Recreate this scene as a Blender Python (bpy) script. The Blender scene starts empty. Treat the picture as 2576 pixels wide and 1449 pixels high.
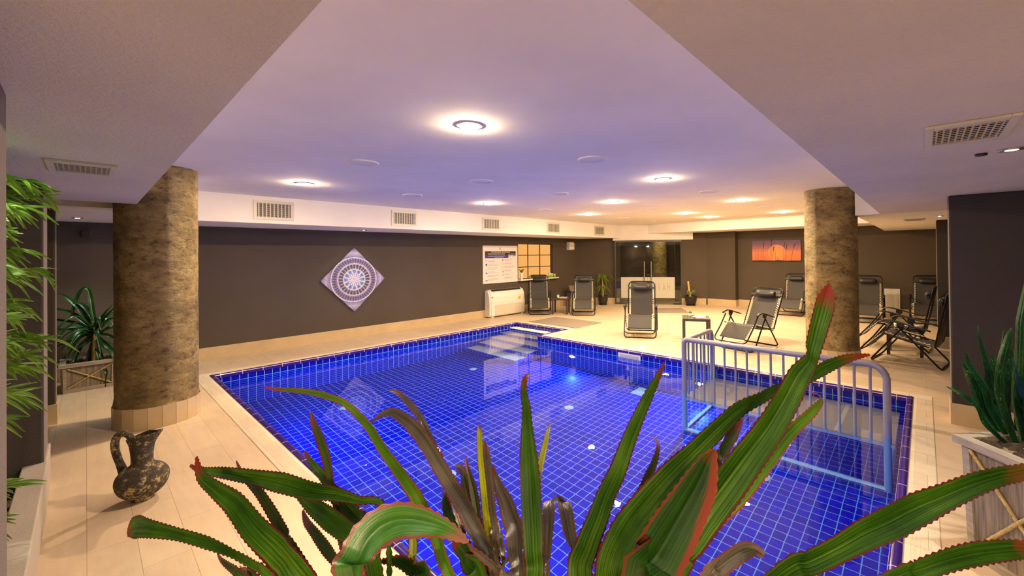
SPOT_E, POOL_E, P_SMALL, EXPO = 1750.0, 4000.0, 45.0, 0.0
# Indoor pool room seen from the corner between two rows of pillars.
# World: X runs along the long wall with the round ornament, Y runs towards that wall, Z up, metres.
import bpy, bmesh, math, random, json
from mathutils import Vector, Matrix
R = math.radians
rnd = random.Random(7)
sc = bpy.context.scene
col = sc.collection

# ------------------------------------------------------------------ materials
def nodes_of(name):
    m = bpy.data.materials.new(name); m.use_nodes = True
    nt = m.node_tree; nt.nodes.clear()
    out = nt.nodes.new('ShaderNodeOutputMaterial')
    return m, nt, out
def N(nt, kind, **kw):
    n = nt.nodes.new(kind)
    for k, v in kw.items():
        if k in n.inputs.keys(): n.inputs[k].default_value = v
        else: setattr(n, k, v)
    return n
def c4(c): return (c[0], c[1], c[2], 1)
def ramp(nt, fac, stops, interp='LINEAR'):
    r = nt.nodes.new('ShaderNodeValToRGB'); cr = r.color_ramp; cr.interpolation = interp
    while len(cr.elements) < len(stops): cr.elements.new(.5)
    for e, (p, c) in zip(cr.elements, stops): e.position = p; e.color = c4(c)
    if fac is not None: nt.links.new(fac, r.inputs[0])
    return r
def mth(nt, op, a, b=None, c=None):
    n = nt.nodes.new('ShaderNodeMath'); n.operation = op
    for i, v in enumerate((a, b, c)):
        if v is None: continue
        if isinstance(v, (int, float)): n.inputs[i].default_value = v
        else: nt.links.new(v, n.inputs[i])
    return n.outputs[0]
def mixc(nt, fac, a, b, mode='MIX'):
    n = nt.nodes.new('ShaderNodeMixRGB'); n.blend_type = mode
    for i, v in enumerate((fac, a, b)):
        if isinstance(v, (int, float)): n.inputs[i].default_value = v
        elif isinstance(v, tuple): n.inputs[i].default_value = c4(v)
        else: nt.links.new(v, n.inputs[i])
    return n.outputs[0]
def principled(nt, out, color, rough=.5, metal=0.0, spec=None):
    p = nt.nodes.new('ShaderNodeBsdfPrincipled')
    if isinstance(color, tuple): p.inputs['Base Color'].default_value = c4(color)
    else: nt.links.new(color, p.inputs['Base Color'])
    if isinstance(rough, (int, float)): p.inputs['Roughness'].default_value = rough
    else: nt.links.new(rough, p.inputs['Roughness'])
    p.inputs['Metallic'].default_value = metal
    if spec is not None: p.inputs['Specular IOR Level'].default_value = spec
    nt.links.new(p.outputs[0], out.inputs[0])
    return p
def bump(nt, p, height, strength=.3, dist=.01):
    b = N(nt, 'ShaderNodeBump'); b.inputs['Strength'].default_value = strength; b.inputs['Distance'].default_value = dist
    nt.links.new(height, b.inputs['Height']); nt.links.new(b.outputs[0], p.inputs['Normal'])
def objco(nt, scale=(1, 1, 1), rot=(0, 0, 0), loc=(0, 0, 0)):
    t = nt.nodes.new('ShaderNodeTexCoord'); mp = nt.nodes.new('ShaderNodeMapping')
    mp.inputs['Scale'].default_value = scale; mp.inputs['Rotation'].default_value = rot; mp.inputs['Location'].default_value = loc
    nt.links.new(t.outputs['Object'], mp.inputs[0]); return mp.outputs[0]
def noise(nt, vec, scale, detail=4, rough=.55):
    n = N(nt, 'ShaderNodeTexNoise'); n.inputs['Scale'].default_value = scale; n.inputs['Detail'].default_value = detail
    n.inputs['Roughness'].default_value = rough
    if vec is not None: nt.links.new(vec, n.inputs['Vector'])
    return n.outputs['Fac']
def plain(name, color, rough=.5, metal=0.0, var=.12, nscale=14, bmp=.05, bscale=120, stretch=(1, 1, 1), spec=None):
    m, nt, out = nodes_of(name)
    v = objco(nt, stretch)
    f = noise(nt, v, nscale)
    d = tuple(max(0, c * (1 - var)) for c in color); e = tuple(min(1, c * (1 + var)) for c in color)
    cc = ramp(nt, f, [(.3, d), (.7, e)])
    p = principled(nt, out, cc.outputs[0], rough, metal, spec)
    if bmp: bump(nt, p, noise(nt, v, bscale, 2), bmp, .004)
    return m
def emit(name, color, strength):
    m, nt, out = nodes_of(name)
    e = N(nt, 'ShaderNodeEmission'); e.inputs[0].default_value = c4(color); e.inputs[1].default_value = strength
    nt.links.new(e.outputs[0], out.inputs[0]); return m

M = {}
def plaster(name, color, bmp=.5, scale=55, rough=.95):
    m, nt, out = nodes_of(name)
    v = objco(nt)
    f = noise(nt, v, 1.3, 3)
    cc = ramp(nt, f, [(.3, tuple(c * .94 for c in color)), (.7, tuple(min(1, c * 1.04) for c in color))])
    p = principled(nt, out, cc.outputs[0], rough, 0, .15)
    h = noise(nt, v, scale, 6, .7)
    bump(nt, p, h, bmp, .006 if bmp < .85 else .016)
    return m
M['ceiling'] = plaster('ceiling_paint', (.82, .78, .73), .12, 30)
M['beam'] = plaster('beam_render', (.80, .735, .66), 1.0, 48)
M['wall'] = plaster('taupe_wall_paint', (.086, .067, .049), .25, 80, .85)
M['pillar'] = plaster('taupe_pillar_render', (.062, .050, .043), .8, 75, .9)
M['pillar_lit'] = plaster('lit_pillar_render', (.27, .225, .20), .9, 80, .9)  # lit look of pool-side faces painted in; near pillar wears it throughout
M['concrete'] = plaster('bed_kerb_concrete', (.40, .35, .30), .5, 60, .85)

def floor_mat(name, base, ribbed=False):
    m, nt, out = nodes_of(name)
    v = objco(nt, (1, 1, 1), (0, 0, R(90)))
    b = N(nt, 'ShaderNodeTexBrick'); b.offset = .5; b.squash = 1
    b.inputs['Scale'].default_value = 1; b.inputs['Brick Width'].default_value = .81 if not ribbed else .30
    b.inputs['Row Height'].default_value = .203 if not ribbed else .21; b.inputs['Mortar Size'].default_value = .0016
    b.inputs['Mortar Smooth'].default_value = .2; b.inputs['Bias'].default_value = 0
    b.inputs['Color1'].default_value = c4(base); b.inputs['Color2'].default_value = c4(tuple(c * .91 for c in base))
    b.inputs['Mortar'].default_value = c4(tuple(c * .58 for c in base))
    nt.links.new(v, b.inputs['Vector'])
    sv = objco(nt, (9, 1.2, 1))
    st = noise(nt, sv, 2.2, 6, .65)
    blot = noise(nt, objco(nt), 1.4, 3)
    r1 = ramp(nt, st, [(.3, (.90, .90, .90)), (.7, (1.05, 1.04, 1.02))])
    r2 = ramp(nt, blot, [(.3, (.92, .90, .88)), (.7, (1.05, 1.05, 1.05))])
    cc = mixc(nt, 1, b.outputs['Color'], r1.outputs[0], 'MULTIPLY')
    cc = mixc(nt, 1, cc, r2.outputs[0], 'MULTIPLY')
    p = principled(nt, out, cc, .42, 0, .35)
    bump(nt, p, mth(nt, 'ADD', mth(nt, 'MULTIPLY', b.outputs['Fac'], -1.0), mth(nt, 'MULTIPLY', st, .12)), .35, .004)
    return m
M['floor'] = floor_mat('beige_plank_tile', (.63, .50, .345))
M['coping'] = floor_mat('cream_coping_tile', (.78, .68, .52), True)
M['skirting'] = plain('beige_skirting_tile', (.52, .39, .22), .4, var=.08, nscale=4, bmp=.03)

def pool_tile(name, c1, c2, grout, w=.105, h=.105, loc=(0, 0, 0)):
    m, nt, out = nodes_of(name)
    t = nt.nodes.new('ShaderNodeTexCoord'); g = nt.nodes.new('ShaderNodeNewGeometry')
    s = nt.nodes.new('ShaderNodeSeparateXYZ'); nt.links.new(t.outputs['Object'], s.inputs[0])
    sn = nt.nodes.new('ShaderNodeSeparateXYZ'); nt.links.new(g.outputs['True Normal'], sn.inputs[0])
    ax = mth(nt, 'GREATER_THAN', mth(nt, 'ABSOLUTE', sn.outputs[0]), .7)
    az = mth(nt, 'GREATER_THAN', mth(nt, 'ABSOLUTE', sn.outputs[2]), .7)
    u = mth(nt, 'ADD', mth(nt, 'MULTIPLY', s.outputs[0], mth(nt, 'SUBTRACT', 1, ax)), mth(nt, 'MULTIPLY', s.outputs[1], ax))
    vv = mth(nt, 'ADD', mth(nt, 'MULTIPLY', s.outputs[2], mth(nt, 'SUBTRACT', 1, az)), mth(nt, 'MULTIPLY', s.outputs[1], az))
    c = nt.nodes.new('ShaderNodeCombineXYZ'); nt.links.new(u, c.inputs[0]); nt.links.new(vv, c.inputs[1])
    mp = nt.nodes.new('ShaderNodeMapping'); mp.inputs['Location'].default_value = loc; nt.links.new(c.outputs[0], mp.inputs[0])
    b = N(nt, 'ShaderNodeTexBrick'); b.offset = 0; b.squash = 1
    b.inputs['Scale'].default_value = 1; b.inputs['Brick Width'].default_value = w; b.inputs['Row Height'].default_value = h
    b.inputs['Mortar Size'].default_value = .0042; b.inputs['Mortar Smooth'].default_value = .15
    b.inputs['Color1'].default_value = c4(c1); b.inputs['Color2'].default_value = c4(c2); b.inputs['Mortar'].default_value = c4(grout)
    nt.links.new(mp.outputs[0], b.inputs['Vector'])
    p = principled(nt, out, b.outputs['Color'], .16, 0, .5)
    bump(nt, p, mth(nt, 'MULTIPLY', b.outputs['Fac'], -1), .3, .002)
    return m
M['pool'] = pool_tile('cobalt_pool_tile', (.003, .003, .40), (.003, .002, .28), (.24, .47, .57), loc=(.05, .02, 0))
M['border'] = pool_tile('glazed_border_tile', (.035, .012, .22), (.03, .01, .16), (.55, .42, .50), w=.26, h=.26)
M['tread'] = plain('cream_step_tile', (.84, .86, .70), .35, var=.06, nscale=6, bmp=.02)
m, nt, out = nodes_of('pool_water_surface')
gl = N(nt, 'ShaderNodeBsdfGlass'); gl.inputs['IOR'].default_value = 1.33; gl.inputs['Roughness'].default_value = 0.0
gl.inputs['Color'].default_value = (.97, .985, 1, 1)
bp = N(nt, 'ShaderNodeBump'); bp.inputs['Strength'].default_value = .035; bp.inputs['Distance'].default_value = .02
nt.links.new(noise(nt, objco(nt), 5, 3), bp.inputs['Height']); nt.links.new(bp.outputs[0], gl.inputs['Normal'])
nt.links.new(gl.outputs[0], out.inputs[0]); M['water'] = m

# gold-brown trowelled render of the round columns
m, nt, out = nodes_of('gold_trowelled_render')
v = objco(nt)
big = noise(nt, objco(nt, (1, 1, 1.6)), 2.3, 3, .6)
strk = noise(nt, objco(nt, (1, 1, 2.0)), 4.5, 9, .70)
fine_ = noise(nt, objco(nt, (1, 1, 1.6)), 13, 9, .74)
mg_ = N(nt, 'ShaderNodeTexVoronoi'); mg_.feature = 'DISTANCE_TO_EDGE'; mg_.inputs['Scale'].default_value = 9
wv_ = nt.nodes.new('ShaderNodeMixRGB'); wv_.inputs[0].default_value = .12; nt.links.new(objco(nt, (1, 1, 1.8)), wv_.inputs[1])
nc_ = N(nt, 'ShaderNodeTexNoise'); nc_.inputs['Scale'].default_value = 12; nt.links.new(v, nc_.inputs['Vector']); nt.links.new(nc_.outputs['Color'], wv_.inputs[2]); nt.links.new(wv_.outputs[0], mg_.inputs['Vector'])
f = mth(nt, 'ADD', mth(nt, 'MULTIPLY', strk, .5), mth(nt, 'MULTIPLY', big, .5))
cc = ramp(nt, f, [(.36, (.15, .10, .035)), (.46, (.30, .205, .070)), (.54, (.44, .315, .115)), (.66, (.58, .44, .19))])
ck = ramp(nt, fine_, [(.37, (.20, .15, .10)), (.44, (.78, .75, .70)), (.6, (1.1, 1.1, 1.1))])
cr_ = ramp(nt, mg_.outputs['Distance'], [(0, (.35, .32, .28)), (.035, (1, 1, 1))])
cc2 = mixc(nt, .85, cc.outputs[0], ck.outputs[0], 'MULTIPLY')
p = principled(nt, out, mixc(nt, .6, cc2, cr_.outputs[0], 'MULTIPLY'), .5, .1)
bump(nt, p, mth(nt, 'ADD', mth(nt, 'MULTIPLY', fine_, 1.2), strk), 1.0, .035)
M['column'] = m

M['black_metal'] = plain('black_tube_metal', (.016, .014, .013), .28, .6, var=.2, bmp=.02)
M['black_plastic'] = plain('black_plastic', (.014, .012, .011), .42, 0, var=.2, bmp=.04)
M['white_metal'] = plain('white_enamel', (.72, .68, .62), .35, 0, var=.04, bmp=.02)
M['grille'] = plain('ivory_grille', (.62, .58, .48), .4, 0, var=.05, bmp=.02)
M['dark'] = plain('duct_dark', (.012, .011, .010), .9, var=.2, bmp=0)
M['cord'] = plain('white_elastic_cord', (.85, .76, .58), .5, var=.05, bmp=0)
M['rail'] = plain('lavender_grey_powder_coat', (.28, .265, .33), .32, .1, var=.06, bmp=.03)
M['steel'] = plain('brushed_steel', (.55, .50, .43), .28, .95, var=.1, nscale=40, stretch=(1, 1, 12), bmp=.02)
M['wenge'] = plain('dark_slat_wood', (.045, .034, .026), .4, 0, var=.35, nscale=10, stretch=(2, 18, 2), bmp=.1)
M['mat'] = plain('grey_brown_mat', (.235, .185, .145), .98, 0, var=.14, nscale=90, bmp=.6, bscale=260)
M['wood'] = plain('weathered_wood', (.20, .155, .105), .7, 0, var=.45, nscale=7, stretch=(9, 9, .6), bmp=.3, bscale=40)
M['wood_rim'] = plain('grey_wood_trim', (.30, .255, .20), .65, 0, var=.25, nscale=8, stretch=(1, 5, 5), bmp=.2, bscale=40)
M['rope'] = plain('jute_rope', (.42, .31, .13), .9, 0, var=.35, nscale=60, bmp=.6, bscale=150)
M['soil'] = plain('bark_soil', (.045, .028, .016), 1, 0, var=.6, nscale=30, bmp=.9, bscale=50)
M['pebble'] = plain('river_pebble', (.60, .56, .48), .5, 0, var=.2, nscale=8, bmp=.1)
M['pot_black'] = plain('black_glazed_pot', (.022, .018, .015), .3, 0, var=.2, bmp=.05)
M['white_paint'] = plain('white_panel', (.70, .66, .58), .5, 0, var=.04, bmp=.02)
M['terracotta_white'] = plain('white_small_pot', (.74, .72, .66), .5, 0, var=.05, bmp=.03)
M['bamboo_stem'] = plain('bamboo_stem', (.42, .33, .09), .45, 0, var=.3, nscale=6, bmp=.05)
M['stump'] = plain('cut_cane', (.55, .36, .11), .6, 0, var=.3, nscale=12, stretch=(4, 4, .8), bmp=.2, bscale=30)
M['dark_room'] = plain('dark_brown_panel', (.055, .024, .015), .6, 0, var=.15, bmp=.02)
M['frame_dark'] = plain('dark_metal_frame', (.05, .045, .045), .35, .5, var=.1, bmp=.02)
M['ink'] = plain('dark_lettering', (.03, .025, .025), .6, 0, var=.1, bmp=0)

# sling fabric
m, nt, out = nodes_of('charcoal_mesh_fabric')
v = objco(nt)
w1 = N(nt, 'ShaderNodeTexWave'); w1.wave_type = 'BANDS'; w1.bands_direction = 'Y'; w1.inputs['Scale'].default_value = 60; w1.inputs['Distortion'].default_value = .3
nt.links.new(v, w1.inputs[0])
cc = ramp(nt, w1.outputs['Fac'], [(0, (.030, .026, .024)), (1, (.060, .052, .046))])
p = principled(nt, out, cc.outputs[0], .55, 0, .4)
tr = N(nt, 'ShaderNodeBsdfTransparent'); mx = N(nt, 'ShaderNodeMixShader'); mx.inputs[0].default_value = .13
nt.links.new(p.outputs[0], mx.inputs[1]); nt.links.new(tr.outputs[0], mx.inputs[2]); nt.links.new(mx.outputs[0], out.inputs[0])
M['sling'] = m

def glass(name, tint, refl=1.0):
    m, nt, out = nodes_of(name)
    t = N(nt, 'ShaderNodeBsdfTransparent'); t.inputs[0].default_value = c4(tint)
    g = N(nt, 'ShaderNodeBsdfGlossy'); g.inputs['Roughness'].default_value = .02
    fr = N(nt, 'ShaderNodeFresnel'); fr.inputs[0].default_value = 1.5
    mx = N(nt, 'ShaderNodeMixShader')
    nt.links.new(mth(nt, 'MULTIPLY', fr.outputs[0], refl), mx.inputs[0])
    nt.links.new(t.outputs[0], mx.inputs[1]); nt.links.new(g.outputs[0], mx.inputs[2]); nt.links.new(mx.outputs[0], out.inputs[0])
    return m
M['glass'] = glass('clear_door_glass', (.90, .94, .90))
m, nt, out = nodes_of('frosted_film')
p = principled(nt, out, (.62, .60, .52), .6)
t = N(nt, 'ShaderNodeBsdfTranslucent'); t.inputs[0].default_value = (.6, .58, .5, 1)
mx = N(nt, 'ShaderNodeMixShader'); mx.inputs[0].default_value = .25
nt.links.new(p.outputs[0], mx.inputs[1]); nt.links.new(t.outputs[0], mx.inputs[2]); nt.links.new(mx.outputs[0], out.inputs[0])
M['frost'] = m
m, nt, out = nodes_of('perforated_platform')
vo = N(nt, 'ShaderNodeTexVoronoi'); vo.inputs['Scale'].default_value = 90; vo.inputs['Randomness'].default_value = 0
nt.links.new(objco(nt), vo.inputs['Vector'])
cc = ramp(nt, vo.outputs['Distance'], [(.25, (.05, .05, .06)), (.4, (.50, .49, .47))])
principled(nt, out, cc.outputs[0], .5); M['platform'] = m

# leaves: UV u across the blade (0..1), v from tip (0) to base (1)
def leaf_mat(name, dark, mid, light, edge, tip, edge_w=.10, tip_w=.10, band=False, side=False, rough=.40, gloss=.16, transl=.20):
    m, nt, out = nodes_of(name)
    t = nt.nodes.new('ShaderNodeTexCoord'); s = nt.nodes.new('ShaderNodeSeparateXYZ'); nt.links.new(t.outputs['UV'], s.inputs[0])
    mp = nt.nodes.new('ShaderNodeMapping'); mp.inputs['Scale'].default_value = (1, .10, 1) if not band else (.5, 3.2, 1)
    nt.links.new(t.outputs['UV'], mp.inputs[0])
    geo = nt.nodes.new('ShaderNodeTexCoord')
    st = noise(nt, mp.outputs[0], 26 if not band else 11, 5, .7)
    ob = noise(nt, geo.outputs['Object'], 7, 3)
    f = mth(nt, 'ADD', mth(nt, 'MULTIPLY', st, .65), mth(nt, 'MULTIPLY', ob, .35))
    cc = ramp(nt, f, [(.38, dark), (.52, mid), (.66, light)] if not band else [(.44, dark), (.53, mid), (.585, mid), (.61, light)]).outputs[0]
    d = mth(nt, 'ABSOLUTE', mth(nt, 'SUBTRACT', s.outputs[0], .5))
    wob = mth(nt, 'ADD', d, mth(nt, 'MULTIPLY', mth(nt, 'SUBTRACT', ob, .5), .12))
    e = mth(nt, 'MINIMUM', 1.0, mth(nt, 'MAXIMUM', 0.0, mth(nt, 'DIVIDE', mth(nt, 'SUBTRACT', wob, .5 - edge_w), .04)))
    tp = mth(nt, 'MAXIMUM', 0.0, mth(nt, 'MINIMUM', 1.0, mth(nt, 'DIVIDE', mth(nt, 'SUBTRACT', tip_w, mth(nt, 'ADD', s.outputs[1], mth(nt, 'MULTIPLY', mth(nt, 'SUBTRACT', ob, .5), .25))), .06)))
    cc = mixc(nt, e, cc, edge); cc = mixc(nt, tp, cc, tip)
    if side:   # one flank of the blade turned red towards its point
        q_ = mth(nt, 'SUBTRACT', mth(nt, 'SUBTRACT', .36, mth(nt, 'MULTIPLY', s.outputs[1], 1.15)), mth(nt, 'ADD', s.outputs[0], mth(nt, 'MULTIPLY', mth(nt, 'SUBTRACT', st, .5), .5)))
        cc = mixc(nt, mth(nt, 'MINIMUM', 1.0, mth(nt, 'MAXIMUM', 0.0, mth(nt, 'DIVIDE', q_, .06))), cc, (.14, .018, .006))
    p = principled(nt, out, cc, rough, 0, gloss)
    bump(nt, p, st, .25, .004)
    tr = N(nt, 'ShaderNodeBsdfTranslucent'); nt.links.new(cc, tr.inputs[0])
    mx = N(nt, 'ShaderNodeMixShader'); mx.inputs[0].default_value = transl
    nt.links.new(p.outputs[0], mx.inputs[1]); nt.links.new(tr.outputs[0], mx.inputs[2]); nt.links.new(mx.outputs[0], out.inputs[0])
    return m
RED = (.075, .008, .014)
LEAF = {
 'g': leaf_mat('green_striped_leaf', (.004, .016, .0015), (.024, .078, .003), (.11, .20, .014), RED, (.18, .022, .012), edge_w=.06),
 'y': leaf_mat('bright_green_leaf', (.018, .055, .003), (.062, .155, .007), (.19, .30, .024), (.22, .035, .02), (.28, .04, .02), edge_w=.07),
 'l': leaf_mat('lime_leaf', (.12, .16, .008), (.30, .34, .012), (.45, .46, .03), (.12, .02, .012), (.16, .012, .02), edge_w=.05, tip_w=.06),
 'r': leaf_mat('red_edged_leaf', (.012, .026, .006), (.04, .075, .010), (.10, .13, .03), (.13, .014, .016), (.18, .04, .04), edge_w=.12, tip_w=.16),
 'd': leaf_mat('deep_green_leaf', (.003, .010, .002), (.008, .034, .003), (.022, .07, .008), (.09, .020, .008), (.20, .022, .008), edge_w=.06, tip_w=.04, side=True),
 's': leaf_mat('glossy_grey_leaf', (.030, .026, .018), (.075, .066, .045), (.17, .15, .11), (.14, .035, .03), (.16, .05, .03), edge_w=.07, rough=.22, gloss=.8, transl=.12),
 'n': leaf_mat('near_red_ribbed_leaf', (.010, .05, .006), (.03, .14, .01), (.12, .25, .05), (.16, .04, .036), (.24, .10, .08), edge_w=.09, rough=.28, gloss=.7),
}
M['sansevieria'] = leaf_mat('banded_tongue_leaf', (.002, .018, .008), (.006, .055, .018), (.20, .36, .05), (.06, .13, .02), (.05, .12, .02), edge_w=.05, tip_w=.03, band=True, rough=.28, gloss=.6, transl=.12)
M['dracaena'] = leaf_mat('dragon_leaf', (.004, .022, .010), (.012, .075, .014), (.05, .18, .02), (.03, .06, .015), (.06, .03, .02), edge_w=.06, rough=.25, gloss=.7, transl=.2)
M['bamboo'] = leaf_mat('bamboo_leaf', (.05, .13, .010), (.13, .26, .02), (.30, .40, .05), (.16, .28, .03), (.28, .32, .06), edge_w=.04, tip_w=.1, rough=.4, gloss=.4, transl=.35)
M['palm'] = leaf_mat('yucca_leaf', (.06, .12, .012), (.16, .24, .03), (.34, .38, .07), (.2, .28, .04), (.3, .3, .06), edge_w=.05, tip_w=.1, rough=.45, gloss=.3, transl=.3)

# ------------------------------------------------------------------ mesh builder
class MB:
    def __init__(s): s.v = []; s.f = []; s.mi = []; s.uv = {}; s.sm = []
    def add(s, vs, fs, mi=0, smooth=False):
        o = len(s.v); s.v += [tuple(p) for p in vs]
        for f in fs: s.f.append(tuple(i + o for i in f)); s.mi.append(mi); s.sm.append(smooth)
        return o
    def box(s, x0, y0, z0, x1, y1, z1, mi=0):
        vs = [(x, y, z) for z in (z0, z1) for y in (y0, y1) for x in (x0, x1)]
        s.add(vs, [(0, 2, 3, 1), (4, 5, 7, 6), (0, 1, 5, 4), (2, 6, 7, 3), (0, 4, 6, 2), (1, 3, 7, 5)], mi); return s
    def obox(s, c, ax, ay, az, hx, hy, hz, mi=0):
        c = Vector(c); ax = Vector(ax).normalized(); ay = Vector(ay).normalized(); az = Vector(az).normalized()
        vs = [c + ax * (i * hx) + ay * (j * hy) + az * (k * hz) for k in (-1, 1) for j in (-1, 1) for i in (-1, 1)]
        s.add(vs, [(0, 2, 3, 1), (4, 5, 7, 6), (0, 1, 5, 4), (2, 6, 7, 3), (0, 4, 6, 2), (1, 3, 7, 5)], mi); return s
    def prism(s, poly, z0, z1, mi=0):
        n = len(poly)
        vs = [(x, y, z0) for x, y in poly] + [(x, y, z1) for x, y in poly]
        fs = [tuple(range(n - 1, -1, -1)), tuple(range(n, 2 * n))] + [(i, (i + 1) % n, n + (i + 1) % n, n + i) for i in range(n)]
        s.add(vs, fs, mi); return s
    def tube(s, pts, r, n=10, closed=False, mi=0, flat=1.0):
        P = [Vector(p) for p in pts]; k = len(P); rs = r if isinstance(r, (list, tuple)) else [r] * k
        vs = []; up = None
        for i in range(k):
            a = P[i - 1] if (i > 0 or closed) else P[i]; b = P[(i + 1) % k] if (i < k - 1 or closed) else P[i]
            t = (b - a).normalized()
            if up is None:
                up = Vector((0, 0, 1)) if abs(t.z) < .9 else Vector((1, 0, 0))
            side = t.cross(up).normalized(); up = side.cross(t).normalized()
            for j in range(n):
                an = 2 * math.pi * j / n
                vs.append(P[i] + side * (math.cos(an) * rs[i]) + up * (math.sin(an) * rs[i] * flat))
        fs = []
        for i in range(k if closed else k - 1):
            for j in range(n):
                a = i * n + j; b = i * n + (j + 1) % n; c = ((i + 1) % k) * n + (j + 1) % n; d = ((i + 1) % k) * n + j
                fs.append((a, b, c, d))
        s.add(vs, fs, mi, True)
        if not closed:
            s.add(vs[:n], [tuple(range(n - 1, -1, -1))], mi); s.add(vs[-n:], [tuple(range(n))], mi)
        return s
    def lathe(s, prof, n=24, c=(0, 0, 0), mi=0, smooth=True, warp=None, caps=True):
        vs = []
        for r, z in prof:
            for j in range(n):
                a = 2 * math.pi * j / n
                p = [c[0] + r * math.cos(a), c[1] + r * math.sin(a), c[2] + z]
                if warp: p = warp(p, a, z)
                vs.append(p)
        fs = [(i * n + j, i * n + (j + 1) % n, (i + 1) * n + (j + 1) % n, (i + 1) * n + j) for i in range(len(prof) - 1) for j in range(n)]
        s.add(vs, fs, mi, smooth)
        k = len(prof)
        if caps: s.add(vs[:n], [tuple(range(n - 1, -1, -1))], mi); s.add(vs[(k - 1) * n:], [tuple(range(n))], mi)
        return s
    def disc(s, c, r, nz=1, n=24, mi=0, axis='z'):
        vs = []
        for j in range(n):
            a = 2 * math.pi * j / n * nz
            if axis == 'z': vs.append((c[0] + r * math.cos(a), c[1] + r * math.sin(a), c[2]))
            elif axis == 'x': vs.append((c[0], c[1] + r * math.cos(a), c[2] + r * math.sin(a)))
            else: vs.append((c[0] + r * math.cos(a), c[1], c[2] + r * math.sin(a)))
        s.add(vs, [tuple(range(n))], mi); return s
    def blade(s, rows, ref, keel=.35, teeth=0.0, per=.012, mi=0, twist=0.0, wave=0.0, curl=0.0):
        """a leaf blade along rows (x,y,z,halfwidth) from tip to base, folded along its midrib"""
        pts = [Vector(r[:3]) for r in rows]; ws = [r[3] for r in rows]
        # resample with Catmull-Rom
        seg = [(pts[i + 1] - pts[i]).length for i in range(len(pts) - 1)]
        L = sum(seg); step = per / 2 if teeth else per; n = max(8, min(150, int(L / step)))
        cum = [0]
        for q in seg: cum.append(cum[-1] + q)
        def at(d):
            i = 0
            while i < len(seg) - 1 and cum[i + 1] < d: i += 1
            t = (d - cum[i]) / max(1e-6, seg[i]); t = min(1, max(0, t))
            p0 = pts[max(0, i - 1)]; p1 = pts[i]; p2 = pts[i + 1]; p3 = pts[min(len(pts) - 1, i + 2)]
            p = .5 * ((2 * p1) + (p2 - p0) * t + (2 * p0 - 5 * p1 + 4 * p2 - p3) * t * t + (3 * p1 - p0 - 3 * p2 + p3) * t ** 3)
            return p, ws[i] * (1 - t) + ws[i + 1] * t
        S = [at(L * i / n) for i in range(n + 1)]
        ref = Vector(ref).normalized(); us = (0, .04, .22, .46, .5, .54, .78, .96, 1)
        vs = []; uvs = []
        for i, (p, w) in enumerate(S):
            a = S[max(0, i - 1)][0]; b = S[min(n, i + 1)][0]; t = (b - a).normalized()
            side = t.cross(ref)
            side = side.normalized() if side.length > 1e-4 else Vector((1, 0, 0))
            nor = side.cross(t).normalized()
            if twist:
                an = twist * math.sin(3.0 * i / n * math.pi / 1.5); side, nor = side * math.cos(an) + nor * math.sin(an), nor * math.cos(an) - side * math.sin(an)
            tooth = teeth * (1 if i % 2 else 0)
            wv = wave * w * math.sin(i / n * 17 + len(s.v))
            for u in us:
                k = (u - .5) * 2
                ww = w + (tooth if abs(k) > .95 else 0)
                h = (1 - abs(k)) ** 1.0 * keel * w * -1 + wv * (abs(k) ** 2) * (1 if k > 0 else -1) + curl * w * k * k
                if abs(k) < .05: h -= .10 * w
                vs.append(p + side * (k * ww) + nor * h); uvs.append((u, i / n))
        m = len(us); o = len(s.v)
        fs = [(i * m + j, i * m + j + 1, (i + 1) * m + j + 1, (i + 1) * m + j) for i in range(n) for j in range(m - 1)]
        s.add(vs, fs, mi, True)
        for i, q in enumerate(uvs): s.uv[o + i] = q
        return s
    def build(s, name, mats, parent=None, org=(0, 0, 0), bevel=0.0, link=True, auto=False):
        me = bpy.data.meshes.new(name)
        me.from_pydata([(p[0] - org[0], p[1] - org[1], p[2] - org[2]) for p in s.v], [], s.f)
        if not isinstance(mats, (list, tuple)): mats = [mats]
        for m_ in mats: me.materials.append(m_)
        for p, i, sm in zip(me.polygons, s.mi, s.sm): p.material_index = min(i, len(mats) - 1); p.use_smooth = sm
        if s.uv:
            ul = me.uv_layers.new(name='UVMap')
            for lp in me.loops: ul.data[lp.index].uv = s.uv.get(lp.vertex_index, (0, 0))
        if bevel:
            bm = bmesh.new(); bm.from_mesh(me)
            es = [e for e in bm.edges if len(e.link_faces) == 2 and e.calc_face_angle(0) > R(50)]
            bmesh.ops.bevel(bm, geom=es, offset=bevel, segments=2, affect='EDGES', profile=.5)
            bm.to_mesh(me); bm.free()
        me.update()
        o = bpy.data.objects.new(name, me)
        col.objects.link(o)
        if parent: o.parent = parent
        else: o.location = org
        return o

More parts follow.
